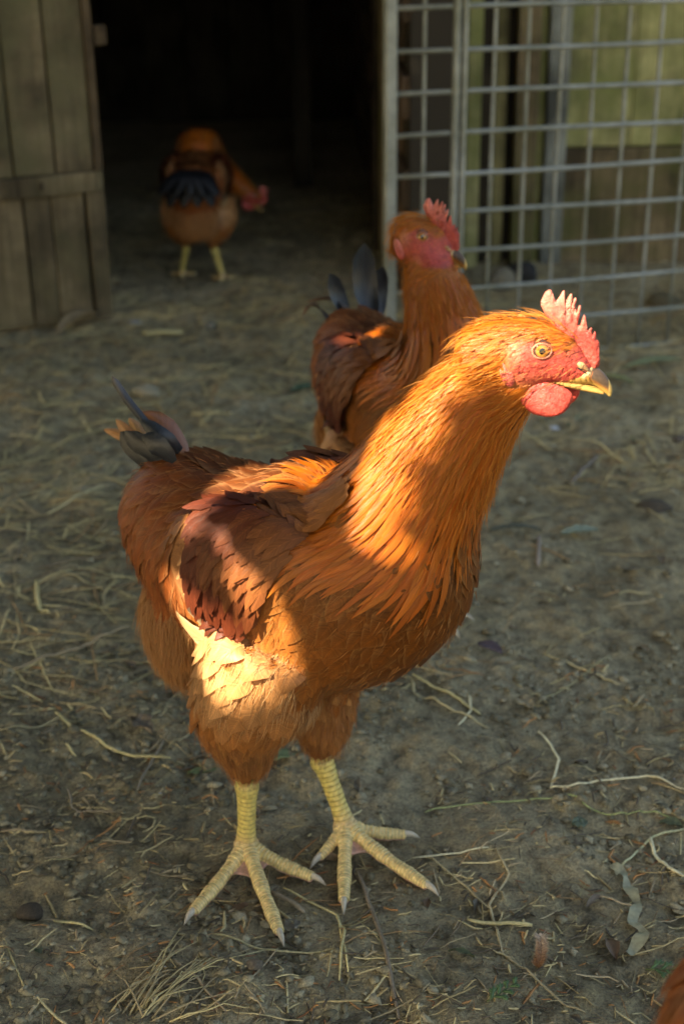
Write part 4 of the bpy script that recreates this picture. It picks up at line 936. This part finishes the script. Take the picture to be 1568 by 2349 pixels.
M_LEAF = attr_mat('leaf_blade', .5, .4, 250, .25, .3, .0004)
def flat_leaf(name, a, b, W, colr, label, cat, curl=.25, bend=0, h=.003, notch=.1, grp='fallen leaves'):
    A, B = G(*a), G(*b); d = B-A; L = np.linalg.norm(d); v, f = leaf_shape(L, W, curl, 12, 7, bend, notch, len(label))
    v = v@rotz(math.atan2(d[1], d[0])).T; v[:, 2] += gz(A[0], A[1])*(1-v[:, 0]*0)+h; v2 = v.copy()
    o = mk(name, v2, f, M_LEAF, None, True, col=np.tile(np.array(colr), (len(v), 1))); o.location = (A[0], A[1], 0); m = o.modifiers.new('thick', 'SOLIDIFY'); m.thickness = .0004
    tag(o, label, cat, grp); return o
flat_leaf('grass_blade', (430, 1757), (530, 1742), .010, (.22, .27, .11), 'green grass blade lying beside the near hock of the foreground hen', 'grass blade', .15)
flat_leaf('grass_blade', (590, 1745), (700, 1722), .012, (.20, .25, .11), 'green grass blade between the two shanks', 'grass blade', .15)
flat_leaf('leaf', (665, 888), (735, 876), .020, (.08, .13, .08), 'dark green leaf left of the upright hen', 'leaf', .2)
flat_leaf('leaf', (1285, 1232), (1370, 1222), .016, (.24, .28, .20), 'grey-green leaf lying right of the foreground hen breast', 'leaf', .3)
flat_leaf('leaf', (1300, 968), (1420, 925), .018, (.15, .19, .12), 'long grey-green leaf beyond the wattles', 'leaf', .2)
flat_leaf('leaf', (1425, 855), (1560, 835), .020, (.20, .24, .13), 'pale green leaf at the foot of the mesh panel', 'leaf', .2)
flat_leaf('leaf', (1120, 1225), (1240, 1222), .010, (.10, .11, .08), 'dark narrow leaf just right of the breast', 'leaf', .4)
flat_leaf('leaf', (135, 790), (225, 745), .026, (.30, .22, .12), 'curled tan leaf leaning at the foot of the shed door', 'leaf', .5, h=.01)
flat_leaf('leaf', (1095, 1478), (1150, 1500), .016, (.13, .10, .11), 'purplish dead leaf right of the yellow toe', 'leaf', .3)
flat_leaf('leaf', (1380, 870), (1450, 885), .014, (.25, .28, .13), 'small yellow-green leaf below the beak tip', 'leaf', .3)
flat_leaf('leaf', (300, 1660), (350, 1690), .018, (.20, .16, .11), 'ragged brown leaf left of the near thigh', 'leaf', .5, notch=.8)
flat_leaf('leaf', (640, 2140), (690, 2128), .011, (.19, .17, .12), 'grey oval leaf below the gap between the feet', 'leaf', .1)
flat_leaf('leaf', (1185, 1600), (1220, 1625), .014, (.36, .30, .18), 'pale torn leaf right of the far thigh', 'leaf', .4, notch=.6)
flat_leaf('leaf', (1310, 1905), (1345, 1900), .012, (.13, .17, .11), 'tiny green leaf fragment right of the far foot', 'leaf', .2)
# crumpled blade at right
P = [G(x, y) for x, y in ((1400, 1985), (1425, 2000), (1440, 2030), (1462, 2070), (1450, 2110), (1475, 2140), (1440, 2180))]
Q = resample(P, 40); V = []; F = []
for i, p in enumerate(Q):
    wv = .0050*(.45+.55*abs(math.sin(i*.32))); d = unit(Q[min(i+1, 39)]-Q[max(i-1, 0)]); s_ = np.array([-d[1], d[0], 0]); z = gz(p[0], p[1])+.003+.003*abs(math.sin(i*.5)); ro_ = math.sin(i*.45)*.8
    for k in (-1, 0, 1): V.append(p*[1, 1, 0]+s_*k*wv*math.cos(ro_)+np.array([0, 0, z+k*wv*math.sin(ro_)*.5]))
    if i: a = (i-1)*3; F += [[a, a+1, a+4, a+3], [a+1, a+2, a+5, a+4]]
o = mk('grass_blade', V, F, M_LEAF, None, True, col=np.tile((.33, .32, .20), (len(V), 1))); tag(o, 'crumpled dry grass blade at the right edge of the yard', 'grass blade', 'fallen leaves')
# small upright downy feather
b0 = G(1232, 2225); c0 = G(1232, 2225)
V, F, C, U, _ = feather_mesh(np.array([[b0+np.array([.0, .0, .002])+np.array([0.002*math.sin(t*3), 0, .030*t]) for t in PROF['broad'][0]]]), np.tile(np.array([0, -1., .2]), (1, 7, 1)), np.array([.0075]), np.array([(.42, .22, .09)]), np.array([(.7, .62, .55)]), 'broad', .5)
n_ = 700; tt = RNG.random(n_); Pp = b0+np.stack([.002*np.sin(tt*3), np.zeros(n_), .002+.027*tt], 1); sd = np.sign(RNG.normal(0, 1, n_)); D = np.stack([sd*.8, RNG.normal(0, .35, n_), np.full(n_, .7)], 1)
k = tt[:, None]; cs = np.array((.42, .20, .08))*(1-k)+np.array((.66, .58, .50))*k; V2, F2, C2, U2 = strands(Pp, D, RNG.uniform(.003, .007, n_), np.full(n_, .0003), cs, np.zeros((n_, 3)))
o = mk('loose_feather', np.vstack([V, V2]), np.vstack([F, F2+len(V)]), M_FL, None, True, col=np.vstack([C, C2]), uv=np.vstack([U, U2])); tag(o, 'small white-tipped brown feather standing upright on the earth', 'feather')
# conifer sprigs
def sprig(x, y, L, n, label, a0):
    m = MB(); p0 = G(x, y); p0[2] = gz(p0[0], p0[1])+.003; ds = np.array([math.cos(a0), math.sin(a0), .12])
    Q = np.array([p0+ds*L*t for t in np.linspace(0, 1, 6)]); v, f = tube_path(Q-p0, np.linspace(.0008, .0004, 6), 5); m.add(v, f, (.10, .13, .05))
    for i in range(n):
        t = (i+1)/(n+1); s = -1 if i % 2 else 1; a = a0+s*random.uniform(.6, .95); l = L*.42*(1-t*.55); q0 = p0+ds*L*t
        for a2, l2, st in ((a, l, 0), (a+.5, l*.45, .4), (a-.5, l*.45, .55)):
            s0 = q0+np.array([math.cos(a), math.sin(a), .15])*l*st; Q = np.array([s0+np.array([math.cos(a2), math.sin(a2), .2])*l2*u for u in np.linspace(0, 1, 5)])
            v, f = loft(Q-p0, np.array([.0006, .0012, .0013, .001, .0003]), np.array([.0006, .0009, .0009, .0007, .0003]), np.array([-math.sin(a2), math.cos(a2), 0]), n=6); m.add(v, f, np.array((.085, .15, .06))*random.uniform(.8, 1.3))
    o = m.build('conifer_sprig', M_LEAF, None, True); o.location = p0; tag(o, label, 'sprig', 'green sprigs')
sprig(1480, 2215, .030, 8, 'green conifer sprig near the lower right corner', -.2)
sprig(1115, 2330, .026, 7, 'green conifer sprig at the bottom edge', .6)
# stones
def stone(x, y, r, colr, label, fl=.55):
    bm = bmesh.new(); bmesh.ops.create_icosphere(bm, subdivisions=3, radius=1); v = np.array([q.co[:] for q in bm.verts]); bm.verts.index_update(); f = [[q.index for q in p.verts] for p in bm.faces]; bm.free()
    v = v*(1+.35*vnoise(v[:, 0]*1.6+x, v[:, 1]*1.6+v[:, 2]+y))[:, None]*np.array([1, .8, fl])*r; p = G(x, y)
    o = mk('stone', v, f, M_CR, None, True, col=np.tile(np.array(colr), (len(v), 1))); o.location = (p[0], p[1], gz(p[0], p[1])+r*fl*.5); tag(o, label, 'stone', 'stones on the earth')
stone(337, 907, .019, (.30, .27, .19), 'pale rounded stone behind the tail of the foreground hen')
stone(1270, 972, .007, (.55, .58, .62), 'small white pebble under the red wattles', .4)
stone(1560, 1015, .010, (.10, .09, .08), 'dark stone at the right edge', .6)
stone(1500, 1160, .020, (.075, .062, .045), 'dark clod in a hollow on the right')
stone(70, 2090, .010, (.065, .052, .036), 'dark clod at the lower left')
stone(585, 2240, .006, (.15, .125, .09), 'small brown clod at the bottom centre')
stone(480, 745, .012, (.20, .19, .15), 'grey stone before the shed doorway')
stone(310, 742, .012, (.28, .28, .27), 'light stone by the corner of the shed door', .5)

# ================================================================== SHED, DOOR, FENCE, MESH
def wood_mat(name, base, dark, moss=None, mossamt=.5, rough=.8, zs=1.5, low=None):
    m, nt, b = new_mat(name); tc = nt.nodes.new('ShaderNodeTexCoord'); ob = nt.nodes.new('ShaderNodeObjectInfo')
    ad = N(nt, 'ShaderNodeVectorMath', operation='ADD'); cx = nt.nodes.new('ShaderNodeCombineXYZ'); ml = N(nt, 'ShaderNodeMath', operation='MULTIPLY'); ml.inputs[1].default_value = 37.
    nt.links.new(ob.outputs['Random'], ml.inputs[0]); nt.links.new(ml.outputs[0], cx.inputs[0]); nt.links.new(tc.outputs['Object'], ad.inputs[0]); nt.links.new(cx.outputs[0], ad.inputs[1])
    mp = nt.nodes.new('ShaderNodeMapping'); mp.inputs['Scale'].default_value = (30, 30, zs); nt.links.new(ad.outputs[0], mp.inputs[0]); g = noise(nt, mp.outputs[0], 3.5, 7, .65)
    n2 = noise(nt, ad.outputs[0], 7, 5, .6)
    c = ramp(nt, g, [(.3, dark), (.62, base), (.85, tuple(min(1, q*1.35) for q in base))])
    c = mix(nt, c, ramp(nt, n2, [(.38, (.42, .42, .42)), (.62, (1.3, 1.3, 1.3))]), 1.0, 'MULTIPLY')
    if moss: 
        mk_ = ramp(nt, noise(nt, ad.outputs[0], 5, 7, .72), [(.5-.3*mossamt, (0, 0, 0)), (.75-.3*mossamt, (1, 1, 1))]); c = mix(nt, c, mix(nt, moss, tuple(q*.28 for q in moss), g), mk_)
    nt.links.new(c, b.inputs['Base Color']); b.inputs['Roughness'].default_value = rough; b.inputs['Specular IOR Level'].default_value = .25; bump(nt, g, b, .7, .003); return m
M_DOOR = wood_mat('door_wood', (.22, .172, .098), (.12, .092, .054), (.19, .18, .09), .25)
M_DOORL = wood_mat('door_wood_low', (.22, .172, .10), (.11, .083, .045), (.18, .16, .08), .2)
M_STILE = wood_mat('stile_wood', (.15, .105, .058), (.07, .048, .027))
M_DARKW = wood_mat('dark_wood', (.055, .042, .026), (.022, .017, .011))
M_BRN = wood_mat('fence_brown', (.22, .165, .088), (.09, .065, .036), (.16, .17, .05), .2)
M_OLV = wood_mat('fence_olive', (.36, .32, .14), (.15, .13, .06))
M_MOSS = wood_mat('fence_moss', (.52, .47, .22), (.18, .19, .07), (.34, .37, .12), .3)
M_GRYW = wood_mat('fence_grey', (.27, .28, .24), (.12, .125, .105))
def galv():
    m, nt, b = new_mat('galvanised_steel'); v = coords(nt); n1 = noise(nt, v, 60, 4); n2 = noise(nt, v, 9, 3)
    c = ramp(nt, n1, [(.3, (.26, .28, .26)), (.7, (.40, .42, .39))]); c = mix(nt, c, ramp(nt, n2, [(.35, (.6, .6, .52)), (.65, (1, 1, 1))]), 1.0, 'MULTIPLY')
    nt.links.new(c, b.inputs['Base Color']); b.inputs['Metallic'].default_value = .35; b.inputs['Roughness'].default_value = .5; return m
M_GALV = galv()
def board(parent, mat, p0, p1, z0, z1, th, off=0., name='board', bev=.0015, mesh=None, tilt=0, wav=.0015):
    """board between ground points p0->p1, z0..z1, thickness th centred off along the normal"""
    p0, p1 = np.array(p0, float), np.array(p1, float); d = p1-p0; L = np.linalg.norm(d); a = math.atan2(d[1], d[0]); nrm = np.array([-d[1], d[0]])/L
    bm = bmesh.new(); bmesh.ops.create_cube(bm, size=1)
    for v in bm.verts: v.co = Vector((v.co.x*L, v.co.y*th, v.co.z*(z1-z0)))
    bmesh.ops.bevel(bm, geom=bm.edges[:], offset=bev, segments=1, affect='EDGES')
    for v in bm.verts: v.co.y += random.gauss(0, wav*.15); v.co.x += random.gauss(0, wav*.3)
    me = bpy.data.meshes.new(name); bm.to_mesh(me); bm.free(); me.materials.append(mat); o = bpy.data.objects.new(name, me); COL.objects.link(o)
    c = (p0+p1)/2+nrm*off; o.location = (c[0], c[1], (z0+z1)/2); o.rotation_euler = (0, tilt, a); o.parent = parent; return o
# --- shed door, standing open on the left
dA = np.array([-.80, 2.072]); dB = G(262, 740)[:2]; dd = unit(dB-np.array(G(0, 775)[:2])); dA = dB-dd*.50
door = empty('shed_door', (0, 0, 0)); tag(door, 'weathered plank shed door standing open at the left', 'door')
zb = .012; zr0, zr1 = .2185, .250
# measured joints along the door (distance back from its free edge)
def along(x, y=300):
    n = np.array([-dd[1], dd[0], 0]); p = on_plane(x, y, np.array([dB[0], dB[1], 0]), n); return (p[:2]-dB)@dd
xs = [-.50, -.42, -.335, along(-70), along(20), along(118), along(207)]
for i in range(len(xs)-1): board(door, M_DOOR, dB+dd*(xs[i]+.0016), dB+dd*(xs[i+1]-.0016), zr1+.001, 1.9, .018, .004)
xs2 = [-.50, -.43, -.36, along(-40, 600), along(66, 600), along(128, 600), along(205, 600)]
for i in range(len(xs2)-1): board(door, M_DOORL, dB+dd*(xs2[i]+.0012), dB+dd*(xs2[i+1]-.0012), zb, zr0-.001, .018, .006)
board(door, M_STILE, dB+dd*(along(207)), dB, zr1+.001, 1.9, .030, .006, 'stile'); board(door, M_DOORL, dB+dd*(along(207, 600)+.002), dB-dd*.001, zb, zr0-.001, .024, .006, 'stile')
board(door, M_DOORL, dB+dd*-.50, dB+dd*along(207), zr0, zr1, .032, .004, 'rail', tilt=0); board(door, M_DOORL, dB+dd*(along(207)+.001), dB-dd*.001, zr0, zr1, .026, .006, 'stile')
board(door, M_DARKW, dB+dd*-.50, dB-dd*.004, zb+.01, 1.88, .006, .021, 'back_panel')
lt = MB(); v, f = box_vf((dB[0]+.012, dB[1]+.004, .452), (.020, .012, .030), rotz(math.atan2(dd[1], dd[0])), bev=.002); lt.add(v, f, (.10, .10, .09)); lt.build('latch', M_STILE, door)
for zz in (zr0+.014, zr1-.012):
    for xx in (-.10, -.17): 
        v, f = box_vf((*(dB+dd*xx+np.array([dd[1], -dd[0]])*.012), zz), (.006, .004, .006), rotz(math.atan2(dd[1], dd[0])), bev=.0015); m_ = MB(); m_.add(v, f, (.1, .08, .06)); m_.build('nail_head', M_DARKW, door)
# --- shed around the dark doorway
shed = empty('shed', (-.2, 3.2, 0)); tag(shed, 'dark timber shed whose open doorway fills the upper left', 'shed')
shed_off = np.array([-.2, 3.2])
def sb(mat, p0, p1, z0, z1, th, name='board'): 
    o = board(shed, mat, np.array(p0)-shed_off, np.array(p1)-shed_off, z0, z1, th, 0, name); return o
x = -1.05
while x < .55:      # back wall
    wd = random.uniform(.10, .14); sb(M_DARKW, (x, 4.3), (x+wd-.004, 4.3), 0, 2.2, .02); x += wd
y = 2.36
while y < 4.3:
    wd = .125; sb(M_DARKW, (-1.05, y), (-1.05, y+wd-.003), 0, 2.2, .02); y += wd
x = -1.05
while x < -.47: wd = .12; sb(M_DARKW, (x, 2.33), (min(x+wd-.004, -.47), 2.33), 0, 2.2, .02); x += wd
sb(M_STILE, (-.465, 2.335), (-.418, 2.335), 0, 2.2, .05, 'door_post'); sb(M_DARKW, (-.416, 2.34), (.13, 2.34), 0.70, 2.2, .03, 'lintel'); sb(M_DARKW, (-1.1, 4.34), (.6, 4.34), 0, 2.25, .03, 'backing_panel')  # unseen lintel hung low, backing panel added, to keep daylight out of the shed
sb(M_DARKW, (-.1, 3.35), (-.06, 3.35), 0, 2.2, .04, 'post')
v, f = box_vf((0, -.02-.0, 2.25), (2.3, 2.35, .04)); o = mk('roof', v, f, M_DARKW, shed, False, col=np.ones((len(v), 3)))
# brick side wall inside the doorway
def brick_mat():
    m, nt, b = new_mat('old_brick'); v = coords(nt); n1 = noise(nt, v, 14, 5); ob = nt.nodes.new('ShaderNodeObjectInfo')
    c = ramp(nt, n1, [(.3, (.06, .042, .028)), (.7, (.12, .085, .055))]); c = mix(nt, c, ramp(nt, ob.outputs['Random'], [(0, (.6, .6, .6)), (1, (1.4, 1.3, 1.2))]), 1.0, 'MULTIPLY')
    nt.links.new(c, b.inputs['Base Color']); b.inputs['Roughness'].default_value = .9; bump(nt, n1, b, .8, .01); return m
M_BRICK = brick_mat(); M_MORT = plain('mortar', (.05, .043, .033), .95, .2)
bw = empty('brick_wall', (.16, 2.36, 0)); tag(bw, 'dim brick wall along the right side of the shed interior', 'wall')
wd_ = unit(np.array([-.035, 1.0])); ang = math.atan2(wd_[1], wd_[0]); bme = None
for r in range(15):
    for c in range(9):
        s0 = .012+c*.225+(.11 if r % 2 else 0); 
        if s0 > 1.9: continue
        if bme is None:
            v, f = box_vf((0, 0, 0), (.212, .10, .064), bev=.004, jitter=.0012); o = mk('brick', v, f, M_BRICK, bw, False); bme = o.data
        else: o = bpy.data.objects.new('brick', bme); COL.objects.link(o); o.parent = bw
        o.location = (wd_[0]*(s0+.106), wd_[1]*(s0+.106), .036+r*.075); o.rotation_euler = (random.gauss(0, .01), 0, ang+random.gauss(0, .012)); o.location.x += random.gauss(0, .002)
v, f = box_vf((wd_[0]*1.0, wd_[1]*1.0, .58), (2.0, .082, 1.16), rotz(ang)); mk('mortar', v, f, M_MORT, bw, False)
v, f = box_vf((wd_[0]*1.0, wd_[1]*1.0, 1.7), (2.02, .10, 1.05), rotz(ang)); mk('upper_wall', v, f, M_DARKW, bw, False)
# --- fence behind the mesh panel: (x0, x1) measured, material, base row
fence = empty('board_fence', (.5, 2.7, 0)); tag(fence, 'mossy fence of upright boards and posts behind the wire mesh', 'fence')
fa = np.array([.13, 2.62]); fd = unit(np.array([1.0, .05])); fn = np.array([-fd[1], fd[0], 0])
def fal(x, y=300): p = on_plane(x, y, np.array([fa[0], fa[1], 0]), fn); return (p[:2]-fa)@fd
fo = np.array([.5, 2.7])
for x0, x1, mt, th, off in [(870, 932, M_BRN, .02, .0), (936, 982, M_OLV, .035, -.014), (986, 1062, M_BRN, .02, .0), (1066, 1098, M_MOSS, .03, -.006), (1100, 1132, M_DARKW, .015, .015), (1133, 1158, M_OLV, .02, .004), (1160, 1172, M_DARKW, .01, .02), (1173, 1222, M_BRN, .045, -.02), (1224, 1243, M_MOSS, .02, .0), (1246, 1290, M_GRYW, .04, -.012)]:  # wider dark_wood strip is no board: it stands in for a shaded gap
    board(fence, mt, fa+fd*fal(x0)-fo, fa+fd*fal(x1)-fo, -.01, 1.9, th, off, 'board' if th < .03 else 'post')
xx = 1293
while xx < 2300:
    wd = random.choice([112, 130, 150]); board(fence, M_MOSS if True else M_BRN, fa+fd*fal(xx)-fo, fa+fd*fal(xx+wd-1)-fo, .21, 1.9, .02, random.uniform(-.003, .003), 'board'); xx += wd
board(fence, M_BRN, fa+fd*fal(1293)-fo, fa+fd*fal(2300)-fo, -.01, .207, .026, -.004, 'gravel_board')
board(fence, M_DARKW, fa+fd*fal(860)-fo, fa+fd*fal(2300)-fo, -.01, 1.85, .01, .045, 'backing_board')
# --- galvanised weld-mesh panel
mA = G(891, 848)[:2]; mB = G(1568, 788)[:2]; md = unit(mB-mA); mo = empty('mesh_panel', (mA[0], mA[1], 0)); tag(mo, 'galvanised wire mesh gate panel standing across the upper right', 'mesh panel')
def bar(nm, s0, z0, s1, z1, r, off=0., n=8):
    nr = np.array([-md[1], md[0]]); P = np.array([[*(md*s0+nr*off), z0], [*(md*(s0+s1)/2+nr*off), (z0+z1)/2], [*(md*s1+nr*off), z1]]); 
    P = resample(P, 12)
    if nm == 'wire': k = random.uniform(0, 9); P[:, 2] += .0012*np.sin(np.arange(12)*.8+k); P[:, :2] += nr*(.0012*np.sin(np.arange(12)*.7+k))[:, None]
    v, f = loft(P, r, r, np.array([nr[0], nr[1], 0]), n=n); return mk(nm, v, f, M_GALV, mo, True)
def sqbar(nm, s, w_, d_, z0, z1, off=0):
    nr = np.array([-md[1], md[0]]); c = md*s+nr*off; v, f = box_vf((c[0], c[1], (z0+z1)/2), (w_, d_, z1-z0), rotz(math.atan2(md[1], md[0])), bev=.003); return mk(nm, v, f, M_GALV, mo, False)
sqbar('frame_bar', .0005, .0175, .018, .004, 1.4)
bar('frame_bar', .0930, .004, .0930, 1.4, .0058, -.006); bar('frame_bar', .1050, .004, .1050, 1.4, .0048, -.0055)
z = .0055
i = 0
while z < 1.35: bar('wire', .006, z, 1.05, z, .0035, -.0035); z += .0557
s = .0503
for s in [.0503]+[.1505+.0494*k for k in range(18)]: bar('wire', s, .004, s, 1.4, .0030, .0028)
# clutter at the fence foot: dark pot shard and pale lump
for (x, y, r, c, lb) in [(1195, 640, .030, (.03, .03, .03), 'black lump lying at the foot of the fence'), (1212, 625, .010, (.42, .44, .48), 'small white stone on the black lump'), (1150, 650, .028, (.20, .18, .13), 'grey-brown clod at the foot of the fence beside the black lump')]: stone(x, y, r, c, lb, .9)
stone(1520, 705, .03, (.10, .085, .05), 'earth clod behind the lower right of the mesh panel')

# ---------------- fourth hen entering at the lower right corner (shares the near hen's meshes)
hen4 = copy_tree(hen1); hen4.location = (.272, .441, 0)
for c_ in list(hen4.children):
    if c_.name.startswith('tail_feather'): bpy.data.objects.remove(c_); hen4.rotation_euler = (0, 0, math.radians(8))
tag(hen4, 'brown hen of which only blurred rump feathers show in the lower right corner', 'hen', 'hens in the yard')

# ================================================================== ADDED UNSEEN TREE, CLEARED IN PLACES TO DAPPLE THE SUN
e1 = unit(np.cross(SUN, [0, 0, 1.])); e2 = np.cross(SUN, e1)
def near_world(x, y, w): return wpos(O1, YAW1, L1(x, y, w))
holes = [(1140, 728, -0.01, 0.009), (1080, 752, -0.02, 0.011), (1018, 818, -0.025, 0.012), (955, 900, -0.03, 0.0113), (915, 975, -0.035, 0.0121), (859, 1050, -0.04, 0.0125), (834, 1130, -0.05, 0.0131), (824, 1200, -0.055, 0.0092), (1262, 692, 0.0, 0.014), (1300, 735, 0.0, 0.0075), (1155, 845, -0.02, 0.0065), (1250, 925, -0.012, 0.0078), (1360, 890, 0.0, 0.0055), (640, 1075, -0.01, 0.012), (560, 1085, -0.015, 0.012), (710, 1072, -0.01, 0.0092), (480, 1120, -0.04, 0.011), (430, 1180, -0.06, 0.0092), (425, 1430, -0.06, 0.011), (470, 1480, -0.07, 0.0147), (510, 1505, -0.075, 0.019), (532, 1548, -0.07, 0.017), (600, 1535, -0.07, 0.009), (545, 1350, -0.08, 0.0101), (570, 1430, -0.08, 0.011), (400, 1340, -0.06, 0.0055), (600, 1480, -0.07, 0.01)]
HP = np.array([near_world(a, b, c) for a, b, c, r in holes]); HR = np.array([h[3] for h in holes])
HP = np.vstack([HP, [wpos(O2, YAW2, (.0, -.05, .31))]]); HR = np.append(HR, .007)
H2 = np.stack([HP@e1, HP@e2], 1)
ctl = np.array([(x, y, z) for x in (-.7, 1.0) for y in (.35, 3.0) for z in (0, .75)]); c1, c2 = ctl@e1, ctl@e2
rg = np.random.default_rng(99); nl = 100000
a1 = rg.uniform(c1.min()-.15, c1.max()+.15, nl); a2 = rg.uniform(c2.min()-.15, c2.max()+.15, nl); hen0 = O1+np.array([0, 0, .25]); t0 = hen0@SUN
dist = rg.uniform(1.35, 1.8, nl); Cn = a1[:, None]*e1+a2[:, None]*e2+((t0+dist)[:, None])*SUN
# shape of one leaf
lb = np.array([(0, 0, 0), (.25, .28, .02), (.25, -.28, .02), (.6, .30, .03), (.6, -.30, .03), (1, 0, -.04), (.3, 0, -.01), (.65, 0, -.02)]); lf = [[0, 6, 1], [0, 2, 6], [6, 7, 3, 1], [6, 2, 4, 7], [7, 5, 3], [7, 4, 5]]
lf = [[0, 6, 1], [0, 2, 6], [6, 7, 3], [6, 3, 1], [6, 2, 4], [6, 4, 7], [7, 5, 3], [7, 4, 5]]
sz = rg.uniform(.038, .064, nl); ax_ = unit(rg.normal(0, 1, (nl, 3))); nrm_ = unit(SUN*1.0+rg.normal(0, .55, (nl, 3))); ax_ = unit(ax_-nrm_*(ax_*nrm_).sum(1, keepdims=True)); bx_ = np.cross(nrm_, ax_)
LV = Cn[:, None]+(lb[None, :, 0, None]-.5)*ax_[:, None]*sz[:, None, None]+lb[None, :, 1, None]*bx_[:, None]*sz[:, None, None]+lb[None, :, 2, None]*nrm_[:, None]*sz[:, None, None]
bw_ = []
for f_ in lf:
    for p_ in ((.33, .33, .34), (.6, .2, .2), (.2, .6, .2), (.2, .2, .6), (.5, .5, 0), (.5, 0, .5), (0, .5, .5)): bw_.append(sum(LV[:, f_[q_]]*p_[q_] for q_ in range(3)))
pc = np.stack(bw_, 1)
s1, s2 = pc@e1, pc@e2; block = np.zeros(nl, bool)
for (h1, h2), r in zip(H2, HR): block |= (((s1-h1)**2+(s2-h2)**2) < (r+.003)**2).any(1)
# drop leaves that block the sun's path to the chosen lit patches
LV = LV[~block]; nl2 = len(LV)
M_TL = feather_mat('occluder_leaf', .5, .15, .1, .4, .1)
def leafmat():
    m, nt, b = new_mat('occluder_foliage'); at = N(nt, 'ShaderNodeAttribute', attribute_name='Col'); nt.links.new(at.outputs[0], b.inputs['Base Color']); b.inputs['Roughness'].default_value = .5
    tr = nt.nodes.new('ShaderNodeBsdfTranslucent'); nt.links.new(at.outputs[0], tr.inputs[0]); ms = nt.nodes.new('ShaderNodeMixShader'); ms.inputs[0].default_value = .25
    nt.links.new(b.outputs[0], ms.inputs[1]); nt.links.new(tr.outputs[0], ms.inputs[2]); nt.links.new(ms.outputs[0], nt.nodes['Material Output'].inputs[0]); return m
M_TL = leafmat()
occluder = empty('occluder', (-2.9, .4, 0)); tag(occluder, 'leafy tree added out of view at the left to dapple the sunlight', 'occluder')
tl = np.array([-2.9, .4, 0]); FL = ((np.arange(nl2)*8)[:, None, None]+np.array(lf)[None]).reshape(-1, 3)
tc_ = np.array((.075, .11, .03))*rg.uniform(.6, 1.4, (nl2, 1)); o = mk('crown', LV.reshape(-1, 3)-tl, FL, M_TL, occluder, False, col=np.repeat(tc_, 8, 0)); o['kind'] = 'stuff'
tm = MB(); P = resample([(0, 0, 0), (.05, .02, .8), (.0, .0, 1.6), (.15, .1, 2.6)], 14); v, f = loft(P, np.linspace(.16, .07, 14), np.linspace(.16, .07, 14), np.array([1., 0, 0]), n=14); tm.add(v, f, (.12, .09, .06)); 
tm.build('trunk', M_CR, occluder, True)
cc0 = (hen0+SUN*2.05)-tl
for i in range(9):
    e = cc0+e1*rg.uniform(-1.3, 1.6)+e2*rg.uniform(-1.2, 1.2)+SUN*.35; s0 = np.array([.05, .05, 1.5+.1*i]); P = resample([s0, s0*.5+e*.5+np.array([0, 0, .25]), e], 10)
    v, f = loft(P, np.linspace(.04, .008, 10), np.linspace(.04, .008, 10), np.array([1., .3, 0]), n=8); m_ = MB(); m_.add(v, f, (.12, .09, .06)); 
    pw = resample(P, 60)+tl; ok = all(((pw@e1-h1)**2+(pw@e2-h2)**2).min() > (r+.06)**2 for (h1, h2), r in zip(H2, HR))
    if ok: m_.build('limb', M_CR, occluder, True)
print('tris', sum(len(o.data.loop_triangles) or len(o.data.polygons)*2 for o in bpy.data.objects if o.type == 'MESH'))
